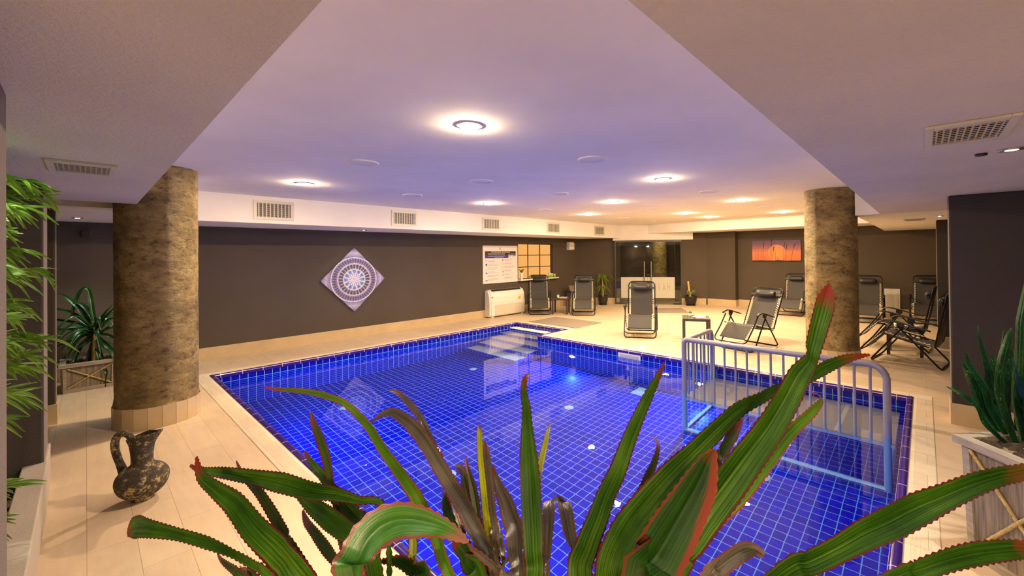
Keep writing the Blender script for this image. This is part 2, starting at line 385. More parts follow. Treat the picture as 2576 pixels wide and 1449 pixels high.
def tag(o, label, cat, group=None, kind=None):
    if label: o['label'] = label
    if cat: o['category'] = cat
    if group: o['group'] = group
    if kind: o['kind'] = kind
    return o
def thing(name, label, cat, loc=(0, 0, 0), rz=0.0, group=None, kind=None):
    o = bpy.data.objects.new(name, None); o.empty_display_size = .1; col.objects.link(o)
    o.location = loc; o.rotation_euler = (0, 0, rz)
    return tag(o, label, cat, group, kind)
def copy_tree(o, parent=None, loc=None, rz=None, label=None):
    c = o.copy(); col.objects.link(c)
    if parent: c.parent = parent
    if loc is not None: c.location = loc
    if rz is not None: c.rotation_euler = (0, 0, rz)
    if label: c['label'] = label
    for ch in list(o.children): copy_tree(ch, c)
    return c
def struct(name, mb, mats, label, cat, bevel=0.0, parent=None):
    o = mb.build(name, mats, parent, bevel=bevel)
    if not parent: tag(o, label, cat, kind='structure')
    return o
def text_mesh(name, body, size, mat_, parent, M4, extrude=.0008, align='CENTER', sx=1.0, thin=0.0):
    cu = bpy.data.curves.new(name, 'FONT'); cu.body = body; cu.size = size; cu.extrude = extrude; cu.offset = -thin
    cu.align_x = align; cu.align_y = 'CENTER'
    tmp = bpy.data.objects.new(name + '_src', cu); col.objects.link(tmp)
    dg = bpy.context.evaluated_depsgraph_get(); me = bpy.data.meshes.new_from_object(tmp.evaluated_get(dg))
    bpy.data.objects.remove(tmp); bpy.data.curves.remove(cu)
    me.transform(Matrix.Diagonal((sx, 1, 1, 1))); me.transform(M4)
    me.materials.clear(); me.materials.append(mat_); me.name = name
    o = bpy.data.objects.new(name, me); col.objects.link(o); o.parent = parent
    return o
# ------------------------------------------------------------------ the setting
ZC, ZB, ZS, ZS2 = 2.67, 2.25, 2.246, 2.39     # ceiling, beams, soffit along the long wall, soffit along the far wall
X0, X1, X2 = 1.23, 6.29, 7.178                # pool: near side, far side, end of the stair nook
Y0, Y1, Y3 = .16, 7.748, 6.128                # pool: window-side ends, long-wall side, nook side
ZW = -.125; ZF = -1.40                        # water level, pool floor
# diagonal wall with the glass door
WA = Vector((11.38, 9.06)); WB = Vector((13.57, 5.41)); WD = (WB - WA).normalized(); WN = Vector((-.8575, -.5145))
def onw(s, off=0.0): p = WA + WD * s + WN * off; return (p.x, p.y)

# floor with the pool opening
f = MB()
xa, xb_, ya, yb_ = -2.2, 18.0, -2.2, 12.0
gp = .045   # the slab stops behind the basin's own lip
for (a, b, c, d) in ((xa, ya, X0 - gp, yb_), (X0 - gp, ya, xb_, Y0 - gp), (X0 - gp, Y1 + gp, xb_, yb_), (X1 + gp, Y0 - gp, xb_, Y3 - gp), (X2 + gp, Y3 - gp, xb_, Y1 + gp)):
    f.box(a, b, -.25, c, d, 0)
struct('floor', f, M['floor'], 'beige plank tile floor around the blue pool', 'floor')
# pool basin
b = MB()
t = .12
def wallx(x, y0, y1, d): b.box(min(x, x + d), y0, ZF - .1, max(x, x + d), y1, -.012)
def wally(y, x0, x1, d): b.box(x0, min(y, y + d), ZF - .1, x1, max(y, y + d), -.012)
e_ = .0
wallx(X0, Y0, Y1, -t); wallx(X1, Y0, Y3, t); wallx(X2, Y3, Y1, t)
wally(Y1, X0, X2, t); wally(Y0, X0, X1, -t); wally(Y3, X1 + t, X2, -t)
b.box(X0 - t, Y0 - t, ZF - .12, X2 + t, Y1 + t, ZF)
struct('pool_basin', b, M['pool'], 'cobalt blue tiled pool basin sunk in the beige floor', 'pool')
# stair treads in the nook
st = thing('pool_stairs', 'blue tiled pool steps with cream treads in the pool corner by the grey mat', 'steps', (6.4, 6.94, ZF), kind='structure')
xs = [7.17, 6.95, 6.64, 6.31, 5.98, 5.65]; zs_ = [-.095, -.36, -.62, -.89, -1.15]
core = MB()
for i in range(5): core.box(xs[i + 1], Y3 + .004, ZF, xs[i], Y1 - .004, zs_[i] - .012)
core.build('stair_block', M['pool'], st, (6.4, 6.94, ZF))
for i in range(5):
    q = MB(); q.box(xs[i + 1] - .004, Y3 + .01, zs_[i] - .012, xs[i] - .004, Y1 - .01, zs_[i]); q.build('tread', M['tread'], st, (6.4, 6.94, ZF), bevel=.003)
# water
w = MB()
vs = [(X0, Y0), (X1, Y0), (X1, Y3), (X2, Y3), (X2, Y1), (X0, Y1)]
w.add([(x, y, ZW) for x, y in vs], [tuple(range(6))])
tag(w.build('water', M['water']), 'still clear water filling the blue pool', 'water', kind='stuff')
# rounded blue tile border and pale coping
bd = MB()
def border(p, q, out_):
    # quarter-round tile run from p to q, rolling over towards the pool; out_ = outward unit vector
    n = 8; prof = [(-.012, -.045), (-.012, -.012), (-.006, .004), (.006, .012), (.026, .013), (.046, .010), (.052, .002), (.052, -.02)]
    P, Q, O = Vector((p[0], p[1], 0)), Vector((q[0], q[1], 0)), Vector((out_[0], out_[1], 0))
    vs = [A + O * a + Vector((0, 0, z)) for A in (P, Q) for a, z in prof]
    k = len(prof); bd.add(vs, [(i, i + 1, k + i + 1, k + i) for i in range(k - 1)], 0, True)
    bd.add(vs[:k], [tuple(range(k))]); bd.add(vs[k:], [tuple(range(k))])
border((X0, Y0 - .05), (X0, Y1 + .05), (-1, 0)); border((X0 - .05, Y1), (X2 + .05, Y1), (0, 1)); border((X2, Y3 - .05), (X2, Y1 + .05), (1, 0))
border((X1 + .05, Y3), (X2, Y3), (0, -1)); border((X1, Y0 - .05), (X1, Y3), (1, 0)); border((X0 - .05, Y0), (X1 + .05, Y0), (0, -1))
struct('trim_1', bd, M['border'], 'rounded violet blue tile border along the pool edge', 'pool border')
cp = MB(); g = .212
cp.box(X0 - g, Y0 - g, 0, X0 - .056, Y1 + g, .004); cp.box(X0 - .056, Y1 + .056, 0, X2 + g, Y1 + g, .004)
cp.box(X2 + .056, Y3 - g, 0, X2 + g, Y1 + .056, .004); cp.box(X1 + .056, Y3 - g, 0, X2 + .056, Y3 - .056, .004)
cp.box(X1 + .056, Y0 - g, 0, X1 + g, Y3 - g, .004); cp.box(X0 - .056, Y0 - g, 0, X1 + .056, Y0 - .056, .004)
struct('trim_2', cp, M['coping'], 'pale cream coping strip around the pool', 'coping')
rb = MB()   # ribbed grip strips on the two near sides
for i in range(22):
    o_ = .078 + i * .0060
    rb.box(X0 - o_ - .0042, Y0 - g, .004, X0 - o_, Y1, .0054)
    rb.box(X0 - .078, Y0 - o_ - .0042, .004, X1 + .05, Y0 - o_, .0054)
struct('trim_3', rb, M['coping'], 'ribbed cream grip strips beside the near pool edges', 'coping')

# ceilings and beams
q = MB(); q.box(-2.2, -2.2, ZC, 18, 12, ZC + .1); struct('ceiling', q, M['ceiling'], 'white painted recessed ceiling above the pool', 'ceiling')
q = MB(); q.box(-1.4, -1.75, ZB, .335, 5.86, ZC); struct('beam_left', q, M['beam'], 'rough rendered ceiling beam above the potted bamboo side', 'ceiling beam')
q = MB(); q.box(.335, -1.75, ZB - .01, 7.57, .465, ZC); struct('beam_right', q, M['beam'], 'rough rendered ceiling beam above the snake plant side', 'ceiling beam')
q = MB(); q.box(7.57, -1.75, ZB - .012, 13.885, .76, ZC); struct('beam_far', q, M['ceiling'], 'plain lower ceiling over the far side loungers', 'ceiling beam')
q = MB()
q.box(-1.4, 6.45, ZS, .75, 9.06, ZC)
p1 = onw(1.36, .118); q.prism([(.75, 7.76), (12.0, 7.76), p1, onw(.02, .02), (.75, 9.06)], ZS, ZC)
struct('soffit_long', q, M['ceiling'], 'white boxed soffit with grilles along the long wall', 'soffit')
q = MB(); q.prism([(12.51, .76), (13.885, .76), (13.885, 4.9), onw(3.9, -.02), onw(2.2, .119), (12.51, 7.18)], ZS2, ZC)
struct('soffit_far', q, M['ceiling'], 'cream boxed soffit along the far wall', 'soffit')
q = MB(); q.prism([onw(1.2, .119), onw(3.83, .119), onw(3.83, -.02), onw(1.2, -.02)], 2.165, ZC)
struct('lintel', q, M['ceiling'], 'cream lintel above the glass door', 'lintel')

# walls
q = MB(); wx0, wx1, wz0, wz1 = 8.5, 10.03, .985, 2.06
q.box(-1.4, 9.06, 0, wx0, 9.26, ZC); q.box(wx1, 9.06, 0, 11.5, 9.26, ZC); q.box(wx0, 9.06, 0, wx1, 9.26, wz0); q.box(wx0, 9.06, wz1, wx1, 9.26, ZC)
struct('wall_long', q, M['wall'], 'long taupe wall behind the round ornament picture', 'wall')
q = MB(); q.prism([onw(-.05), onw(1.45), onw(1.45, -.18), onw(-.05, -.18)], 0, ZC); q.prism([onw(3.44), onw(4.3), onw(4.3, -.18), onw(3.44, -.18)], 0, ZC)
q.prism([onw(1.45), onw(3.44), onw(3.44, -.18), onw(1.45, -.18)], 2.17, ZC)
struct('wall_diagonal', q, M['wall'], 'taupe slanted wall around the glass door', 'wall')
q = MB(); q.box(13.885, -1.75, 0, 14.06, 5.41, ZC); q.box(13.6, 4.49, 0, 13.885, 5.41, ZS2)
struct('wall_far', q, M['wall'], 'taupe far wall behind the sunset picture', 'wall')
q = MB(); q.box(-1.45, -1.9, 0, 14.0, -1.75, ZC); struct('wall_right', q, M['wall'], 'taupe side wall behind the pillars', 'wall')
q = MB(); q.box(-1.55, -1.9, 0, -1.4, 9.26, ZC); struct('wall_left', q, M['wall'], 'taupe side wall behind the bamboo', 'wall')
def pillar(name, x0, y0, x1, y1, label, mats, z=ZB):
    q = MB(); q.box(x0, y0, 0, x1, y1, z)
    q.mi = [0, 0, 0, 0, 0, 0]
    # face towards the pool looks lit: that light is put into a paler colour
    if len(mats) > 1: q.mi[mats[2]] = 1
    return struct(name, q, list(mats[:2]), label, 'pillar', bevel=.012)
pillar('pillar_near', -.55, 1.2, -.17, 2.24, 'light rendered pillar edge cut off by the frame beside the bamboo', (M['pillar_lit'],))
pillar('pillar_left', -.95, 4.6, -.195, 5.04, 'dark rendered pillar behind the bamboo and stone bed', (M['pillar'], M['pillar_lit'], 5))
pillar('pillar_left_far', -.95, 6.8, -.21, 7.06, 'dark rendered pillar between bamboo bed and leafy planter', (M['pillar'], M['pillar_lit'], 5))
pillar('pillar_right', 5.62, -1.7, 5.94, -.19, 'dark rendered pillar behind the snake plant', (M['pillar'], M['pillar_lit'], 3), ZB - .012)
pillar('pillar_right_far', 9.86, -1.7, 10.2, -.17, 'dark pillar behind the sideways loungers', (M['pillar'], M['pillar_lit'], 3), ZB - .014)
# skirtings
def skirt(name, mb, label): struct(name, mb, M['skirting'], label, 'baseboard', bevel=.002)
H = .205; k = .012
q = MB(); q.box(-1.38, 9.06 - k, 0, 11.37, 9.06, H); skirt('baseboard_long', q, 'beige tile skirting along the long wall')
q = MB()
for s0, s1 in ((.03, 1.40), (3.46, 4.24)): q.prism([onw(s0), onw(s1), onw(s1, k), onw(s0, k)], 0, H)
skirt('baseboard_diagonal', q, 'beige tile skirting beside the glass door')
q = MB(); q.box(13.885 - k, -1.7, 0, 13.885, 4.49 - k, H); q.box(13.6 - k, 4.49 - k, 0, 13.6, 5.40, H); q.box(13.6, 4.49 - k, 0, 13.885 - k, 4.49, H); skirt('baseboard_far', q, 'beige tile skirting along the far wall')
q = MB(); q.box(5.62 - k, -1.68, 0, 5.62, -.19 + k, H); q.box(5.62, -.19, 0, 5.95, -.19 + k, H); skirt('baseboard_right', q, 'beige tile skirting on the pillar behind the snake plant')
q = MB(); q.box(9.86 - k, -1.68, 0, 9.86, -.17 + k, H); q.box(9.86, -.17, 0, 10.21, -.17 + k, H); skirt('baseboard_right_far', q, 'beige tile skirting on the pillar behind the sideways loungers')
q = MB(); q.box(-.95, 6.8 - k, 0, -.21 + k, 6.8, H); q.box(-.21, 6.8, 0, -.21 + k, 7.07, H); skirt('baseboard_left', q, 'beige tile skirting on the pillar before the leafy planter')
# round columns
def column(name, c, r, label):
    rt = thing(name, label, 'column', (c[0], c[1], 0), kind='structure')
    q = MB(); prof = [(r * 1.03, .215), (r * 1.01, .25)] + [(r, .3 + i * .1) for i in range(24)] + [(r, ZC)]
    def wp(p, a, z):
        s = 1 + .007 * math.sin(7 * a + 9 * z) * math.cos(5 * z + 3 * a) + .005 * math.sin(23 * a + 31 * z)
        return (p[0] * s, p[1] * s, p[2])
    q.lathe(prof, 96, warp=wp); q.build('shaft', M['column'], rt)
    q = MB(); n = 20; rr = r + .018
    for j in range(n):
        a0, a1 = 2 * math.pi * j / n, 2 * math.pi * (j + .975) / n
        q.prism([(rr * math.cos(a0), rr * math.sin(a0)), (rr * math.cos(a1), rr * math.sin(a1)), ((rr - .03) * math.cos(a1), (rr - .03) * math.sin(a1)), ((rr - .03) * math.cos(a0), (rr - .03) * math.sin(a0))], 0, .215)
    q.lathe([(rr - .012, 0), (rr - .012, .213)], 40)
    q.build('skirting', M['skirting'], rt)
column('column_left', (.509, 6.149), .327, 'gold brown rough round column near the clay jug')
column('column_right', (7.742, 1.099), .352, 'gold brown rough round column behind the pool railing')
# planting bed with kerb and pebbles
q = MB(); q.box(-.29, 2.24, 0, -.18, 4.62, .30); q.box(-.29, 4.62, 0, -.182, 5.05, .30)
struct('trim_4', q, M['concrete'], 'grey concrete kerb of the bamboo bed', 'kerb', bevel=.006)
q = MB(); q.box(-1.4, 2.24, 0, -.29, 4.6, .17); struct('bed_soil', q, M['soil'], 'dark soil in the bamboo bed', 'soil')

# glass door
M['door_ink'] = plain('etched_lettering', (.16, .13, .09), .6, bmp=0, var=.05)
d = thing('door_1', 'glass double door with frosted lettered panel and steel handles', 'door', (*onw(2.45), 0), kind='structure')
DO = (*onw(2.45), 0)
def wbox(mb, s0, s1, o0, o1, z0, z1, mi=0): mb.prism([onw(s0, o0), onw(s1, o0), onw(s1, o1), onw(s0, o1)], z0, z1, mi)
q = MB(); wbox(q, 1.26, 3.46, .085, .145, 2.10, 2.165); wbox(q, 1.26, 1.30, .085, .13, 0, 2.10); wbox(q, 1.42, 1.48, .005, .085, 2.02, 2.165); q.build('door_frame', M['frame_dark'], d, DO)
for s0, s1 in ((1.31, 1.46), (3.24, 3.44)):
    q = MB(); wbox(q, s0, s1, .105, .115, .0, 2.10); q.build('side_pane', M['glass'], d, DO)
q = MB(); wbox(q, 1.31, 1.64, .09, .13, 0, .055); wbox(q, 3.18, 3.45, .09, .13, 0, .055); q.build('floor_shoe', M['frame_dark'], d, DO)
for (s0, s1, sh) in ((1.465, 2.345, 2.247), (2.352, 3.235, 2.47)):
    q = MB(); wbox(q, s0, s1, .105, .115, .012, 2.09); lf = q.build('door_leaf', M['glass'], d, DO)
    q = MB(); wbox(q, s0, s1, .1155, .1175, .22, .92); q.build('frosted_panel', M['frost'], lf, DO)
    q = MB(); px, py = onw(sh, .175); q.tube([(px, py, .80), (px, py, 1.445)], .019, 12)
    for z in (.86, 1.38): a_ = onw(sh, .117); q.tube([(a_[0], a_[1], z), (px, py, z)], .009, 8)
    q.build('handle', M['steel'], lf, DO)
def wmat(s, z, off): # text plane facing the room, mirrored because the lettering is meant to be read from the hall
    x, y = onw(s, off)
    return Matrix.Translation((x - DO[0], y - DO[1], z)) @ Matrix(((WD.x, 0, WN.x, 0), (WD.y, 0, WN.y, 0), (0, 1, 0, 0), (0, 0, 0, 1)))
for ch, s in (('H', 3.033), ('A', 2.88), ('V', 2.726), ('U', 2.573), ('Z', 2.42), ('P', 2.215), ('O', 2.05), ('O', 1.88), ('L', 1.71)):
    text_mesh('lettering', ch, .44, M['door_ink'], d, wmat(s, .575, .1178) @ Matrix.Diagonal((-1, 1, 1, 1)), .0003, sx=.30, thin=.012)
# hall behind the glass
q = MB(); c0, c1 = onw(.6, -1.55), onw(4.6, -1.55)
q.prism([onw(.6, -2.6), onw(4.9, -2.6), onw(4.9, -2.75), onw(.6, -2.75)], 0, ZC); q.prism([onw(.6, -.18), onw(.6, -2.75), onw(.45, -2.75), onw(.45, -.18)], 0, ZC); q.prism([onw(4.9, -.18), onw(4.9, -2.75), onw(5.05, -2.75), onw(5.05, -.18)], 0, ZC)
struct('wall_hall', q, M['dark_room'], 'dark brown hall wall seen through the glass door', 'wall')
hc = onw(2.85, -2.0); q = MB(); q.lathe([(.30, 0), (.30, ZC)], 48, (hc[0], hc[1], 0))
struct('column_hall', q, M['column'], 'gold brown column seen through the glass door', 'column')
q = MB(); wbox(q, 3.35, 3.75, -1.1, -.9, 0, ZC); struct('wall_hall_return', q, M['wall'], 'taupe wall edge in the hall behind the glass door', 'wall')
q = MB(); wbox(q, 1.55, 2.0, -1.3, -.95, 0, .42); tag(q.build('hall_bench', M['white_paint'], org=(*onw(1.8, -1.1), 0), bevel=.01), 'pale low bench in the hall behind the glass door', 'bench')

# window with the glowing panes
wn = thing('window_1', 'black gridded window with glowing amber panes', 'window', (9.26, 9.16, 1.5), kind='structure'); wo = (9.26, 9.16, 1.5)
fr = MB(); pw = [(8.5, 8.985), (8.985, 9.51), (9.51, 10.03)]; ph = [(.985, 1.34), (1.34, 1.70), (1.70, 2.06)]
for x in (8.5, 8.985, 9.51, 10.03): fr.box(x - .014, 9.135, .985, x + .014, 9.175, 2.06)
for z in (.985, 1.34, 1.70, 2.06): fr.box(8.5, 9.137, z - .012, 10.03, 9.173, z + .012)
fr.box(10.0, 9.07, .985, 10.03, 9.14, 2.06); fr.box(8.5, 9.07, 2.03, 10.03, 9.14, 2.06)
fr.build('window_frame', M['frame_dark'], wn, wo)
m, nt, out = nodes_of('amber_lit_pane')
s_ = objco(nt); sp = nt.nodes.new('ShaderNodeSeparateXYZ'); nt.links.new(s_, sp.inputs[0])
em = N(nt, 'ShaderNodeEmission'); em.inputs[0].default_value = (1, .47, .13, 1); em.inputs[1].default_value = .95
nt.links.new(em.outputs[0], out.inputs[0]); M['pane'] = m
for a, b2 in pw:
    for z0, z1 in ph:
        q = MB(); q.box(a + .012, 9.15, z0 + .01, b2 - .012, 9.158, z1 - .01); q.build('pane', M['pane'], wn, wo)
q = MB(); q.box(8.46, 8.90, .945, 10.16, 9.14, .985); q.build('window_sill', M['white_paint'], wn, wo, bevel=.004)

hl = bpy.data.lights.new('hall_fill_light', 'POINT'); hl.energy = 26; hl.color = (1, .74, .45); hl.shadow_soft_size = .12  # unseen light added to brighten the hall behind the glass
ho = bpy.data.objects.new('hall_fill_light', hl); col.objects.link(ho); hx, hy = onw(3.0, -1.2); ho.location = (hx, hy, 2.5)
# ------------------------------------------------------------------ lamps, ceiling fittings
WARM = (1.0, .73, .44)
def emat(name, color, s):
    if name not in M: M[name] = emit(name, color, s)
    return M[name]
SPOT = emat('warm_lamp_lens', WARM, SPOT_E)
rowname = {2.52: 'row nearest the sideways loungers', 4.31: 'middle row', 6.05: 'row nearest the grilles'}
GX = [1.885, 3.41, 4.94, 6.475, 8.01, 9.55, 11.04]; GY = [2.52, 4.31, 6.05]
lamps = {(0, 0): 'nearest and largest warm ceiling spotlight', (0, 2): 'warm ceiling spotlight above the first fascia grille from the left column', (2, 2): 'warm ceiling spotlight before the fascia grille above the poster',
 (2, 0): 'warm ceiling spotlight in the row by the right beam, above the pool', (3, 1): 'warm ceiling spotlight in the middle row over the pool end', (4, 2): 'warm ceiling spotlight above the grey mat and black loungers',
 (5, 1): 'warm ceiling spotlight left one of the close pair before the far soffit', (6, 1): 'warm ceiling spotlight right one of the close pair before the far soffit', (4, 0): 'warm ceiling spotlight above the reclined lounger', (6, 0): 'warm ceiling spotlight closest to the right column top'}
def ceiling_lamp(x, y, label):
    r = thing('ceiling_spotlight', label, 'ceiling light', (x, y, ZC), group='warm spotlights in the recessed ceiling')
    if 'lamp_a' not in M:
        q = MB(); q.lathe([(.074, -.008), (.098, -.007), (.102, -.003), (.102, 0)], 32, caps=False); M['lamp_a'] = q.build('rim', M['white_paint'], r)
        q = MB(); q.lathe([(.074, -.006), (.072, -.012), (.062, -.018), (.040, -.022), (.001, -.024)], 32, caps=False); M['lamp_b'] = q.build('lens', SPOT, r)
    else:
        for k_ in ('lamp_a', 'lamp_b'): c_ = M[k_].copy(); col.objects.link(c_); c_.parent = r
for (i, j), lb in lamps.items(): ceiling_lamp(GX[i], GY[j], lb)
for bx, by, lb in ((-1.0, -.75, 'unseen warm light added under the left beam behind the camera'), (-.80, -1.60, 'second unseen warm light added under the left beam, by the side wall')):  # unseen lamps added behind the camera to brighten the near ceiling and floor
    ceiling_lamp(bx, by, lb)
    for o_ in col.objects:
        if o_.get('label') == lb: o_.location.z = ZB - (.01 if bx > 0 else 0)
discs = [(0, 1), (1, 0), (1, 1), (1, 2), (2, 1), (3, 0), (3, 2), (4, 1), (5, 2), (6, 2), (5, 0)]
dn = ['round flush ceiling speaker left of the nearest spotlight', 'round flush ceiling speaker right of the nearest spotlight, towards the right beam', 'round flush ceiling speaker straight beyond the nearest spotlight', 'round flush ceiling speaker above the second fascia grille',
 'round flush ceiling speaker between the middle row lamp and the grille row lamp', 'round flush ceiling speaker between the two lamps by the right beam', 'round flush ceiling speaker above the fourth fascia grille', 'round flush ceiling speaker in the middle row by the close pair of lamps',
 'small looking round ceiling speaker right of the last fascia grille', 'farthest round ceiling speaker above the glass door', 'round flush ceiling speaker between the far lamps by the right column']
for (i, j), lb in zip(discs, dn):
    q = MB(); q.lathe([(.150, 0), (.150, -.006), (.142, -.010), (.132, -.010), (.130, -.006), (.002, -.005)], 40)
    tag(q.build('ceiling_speaker', M['ceiling'], org=(0, 0, 0)), lb, 'ceiling speaker', 'round flush speakers in the ceiling').location = (GX[i], GY[j], ZC)
def small_spot(x, y, z, label, power, aim=None, size=95, color=(1, .93, .80), heads=1):
    r = thing('small_spotlight', label, 'spotlight', (x, y, z), group='small white spotlights in the low ceilings')
    q = MB(); q.lathe([(.028, -.008), (.052, -.006), (.054, 0), (.028, 0)], 24, caps=False); q.build('rim', M['steel'], r)
    q = MB(); q.disc((0, 0, -.006), .027, -1, 20); q.build('lens', emat('white_lamp_lens', (1, .93, .82), 60), r)
    L = bpy.data.lights.new('spot_beam', 'SPOT'); L.energy = power; L.spot_size = R(size); L.spot_blend = .55; L.shadow_soft_size = .025; L.color = color
    o = bpy.data.objects.new('spot_beam', L); col.objects.link(o); o.location = (x, y, z - .02)
    if aim:
        dv = Vector(aim) - Vector((x, y, z)); o.rotation_euler = dv.to_track_quat('-Z', 'Y').to_euler()
    return r
small_spot(-.07, 8.18, ZS, 'small white spotlight above the leafy planter', P_SMALL * 1.0, color=(.85, 1, .88))
small_spot(3.71, 8.48, ZS, 'small white spotlight above the round ornament picture', P_SMALL * .35, (3.73, 8.9, .4))
small_spot(8.74, -.19, ZB - .012, 'small white spotlight above the sideways loungers', P_SMALL * .5)
r = small_spot(3.275, -.36, ZB - .01, 'bright white spotlight above the snake plant, between two dark heads', P_SMALL * 2.0, (2.8, .02, 0), 120)
for dx, dy in ((.020, .052), (-.020, -.052)):
    pass
q = MB(); q.lathe([(.004, -.014), (.024, -.012), (.027, -.002), (.027, 0)], 20, (.034, .112, 0)); q.build('spot_head', M['black_plastic'], r)
q = MB(); q.lathe([(.004, -.014), (.024, -.012), (.027, -.002), (.027, 0)], 20, (-.034, -.112, 0)); q.build('spot_head', M['black_plastic'], r)
small_spot(-.42, 3.15, ZB, 'small greenish spotlight hidden behind the near pillar above the bamboo', P_SMALL * 2.4, (.35, 3.0, 0), 125, (.86, 1, .74))
small_spot(-.45, .55, ZB, 'unseen white fill light added behind the camera on the left beam', P_SMALL * .22, (.5, .9, .6), 110)  # out of sight, added to light the foreground leaves
small_spot(.75, -.45, ZB - .01, 'unseen white fill light added behind the camera on the right beam', P_SMALL * .22, (.9, .5, .8), 110)  # second added light for the front leaves, also out of view

# grilles
def grille(name, w, h, nh, nv, label, loc, rot, group=None, bar=(0, 0), vw=.0075):
    """local: x across, y up, z out of the surface"""
    r = thing(name, label, 'air grille', loc, group=group); r.rotation_euler = rot
    q = MB(); fw = .045 if w > .4 else .035
    ex, ey = bar if bar[0] else (fw, fw)
    q.box(-w / 2, -h / 2, 0, w / 2, -h / 2 + ey, .012); q.box(-w / 2, h / 2 - ey, 0, w / 2, h / 2, .012)
    q.box(-w / 2, -h / 2 + ey, 0, -w / 2 + ex, h / 2 - ey, .012); q.box(w / 2 - ex, -h / 2 + ey, 0, w / 2, h / 2 - ey, .012)
    q.build('frame', M['grille'], r, bevel=.002)
    q = MB(); q.box(-w / 2 + .02, -h / 2 + .02, .0005, w / 2 - .02, h / 2 - .02, .0015); q.build('duct_shade', M['dark'], r)  # flat dark sheet stands in for the shade inside the duct
    q = MB(); ih, iw = h - 2 * ey, w - 2 * ex
    for i in range(nh):
        z = -ih / 2 + ih * (i + .5) / nh; q.box(-iw / 2, z - ih / nh * .13, .004, iw / 2, z + ih / nh * .13, .009)
    if nh: q.build('horizontal_slats', M['grille'], r)
    q = MB()
    for i in range(nv):
        x = -iw / 2 + iw * (i + .5) / nv; q.box(x - vw, -ih / 2, .0022 if vw > .005 else .0095, x + vw, ih / 2, .0035 if vw > .005 else .0118)
    if nv: q.build('vertical_slats', M['grille'], r)
    return r
gl_names = ['largest looking ivory grille on the fascia beside the left column', 'ivory grille on the fascia above and right of the round ornament', 'ivory grille on the fascia above the pool rules poster', 'ivory grille on the fascia above the amber window', 'ivory grille on the fascia nearest the glass door']
for x, lb in zip((1.985, 4.20, 6.415, 8.64, 10.83), gl_names):
    grille('fascia_grille', .55, .305, 14, 9, lb, (x, 7.7595, 2.455), (R(90), 0, 0), 'ivory grilles along the fascia')
g1 = grille('ceiling_grille', .47, .275, 10, 9, 'ivory slatted air grille under the left beam', (-.01, 3.755, ZB - .0005), (R(180), 0, R(90)), None, (.07, .03), .0028)
g2 = grille('ceiling_grille', .47, .29, 10, 9, 'ivory slatted air grille under the right beam by the bright spotlight', (2.655, -.155, ZB - .0105), (R(180), 0, 0), None, (.06, .03), .0028)
g3 = grille('ceiling_grille', .47, .27, 8, 9, 'thin looking far air grille over the sideways loungers', (9.36, .115, ZB - .0125), (R(180), 0, 0), None, (.05, .03), .0028)

# underwater fittings
for x, y, rot, lb in ((X1 - .001, 5.187, -1, 'round underwater lamp glowing white by the pool steps'), (X1 - .001, 2.62, -1, 'round underwater lamp glowing behind the railing platform'), (X0 + .001, 5.6, 1, 'underwater lamp on the near pool wall, hidden below the edge'), (X0 + .001, 2.4, 1, 'underwater lamp on the near pool wall beneath the foreground leaves')):
    r = thing('pool_lamp', lb, 'pool lamp', (x, y, -.77), group='round lamps under water')
    q = MB(); pr = [(.0, .0), (.085, 0), (.085, .012), (.075, .018)]
    n = 24
    for i in range(n):
        a0, a1 = 2 * math.pi * i / n, 2 * math.pi * (i + 1) / n
        for (ra, xa2), (rb2, xb2) in zip(pr[1:], pr[2:] + [(.055, .012)]):
            q.add([(xa2 * rot, ra * math.cos(a0), ra * math.sin(a0)), (xa2 * rot, ra * math.cos(a1), ra * math.sin(a1)), (xb2 * rot, rb2 * math.cos(a1), rb2 * math.sin(a1)), (xb2 * rot, rb2 * math.cos(a0), rb2 * math.sin(a0))], [(0, 1, 2, 3)])
    q.build('rim', M['white_metal'], r)
    q = MB(); q.disc((.011 * rot, 0, 0), .057, 1, 24, axis='x'); q.build('lens', emat('pool_lamp_lens', (.15, .52, 1.0), POOL_E), r)
for (x, y), lb in zip(((4.93, 6.55), (2.55, 6.5), (4.78, 4.02), (4.77, 1.31), (2.65, 3.96)), ('round white inlet on the pool floor by the steps', 'round white inlet on the pool floor near the far left corner', 'round white inlet in the middle of the pool floor towards the lamp', 'round white inlet on the pool floor near the railing frame', 'round white inlet on the pool floor behind the front leaves')):
    q = MB(); q.lathe([(.002, .010), (.03, .012), (.034, .006), (.055, .010), (.068, .008), (.072, 0)][::-1], 28)
    tag(q.build('floor_inlet', M['white_paint'], org=(0, 0, 0)), lb, 'pool inlet', 'round inlets on the pool floor').location = (x, y, ZF)
dg = thing('floor_drain', 'square pale drain grate on the pool floor', 'drain', (5.99, 3.44, ZF))
q = MB()
for i in range(8): q.box(-.14, -.15 + i * .04, .004, .14, -.128 + i * .04, .012)
q.build('grate_bars', M['white_paint'], dg)
q = MB(); q.box(-.15, -.16, 0, .15, .17, .005); q.build('grate_frame', M['white_paint'], dg)
sk = thing('skimmer', 'white skimmer slot in the pool wall between lamp and railing', 'skimmer', (X1, 3.895, -.10))
q = MB(); q.box(-.010, -.225, -.062, 0, .225, .055); q.build('face_plate', M['white_paint'], sk, bevel=.003)
q = MB(); q.box(-.014, -.19, -.05, -.0101, .19, .03); q.build('flap', M['platform'], sk)

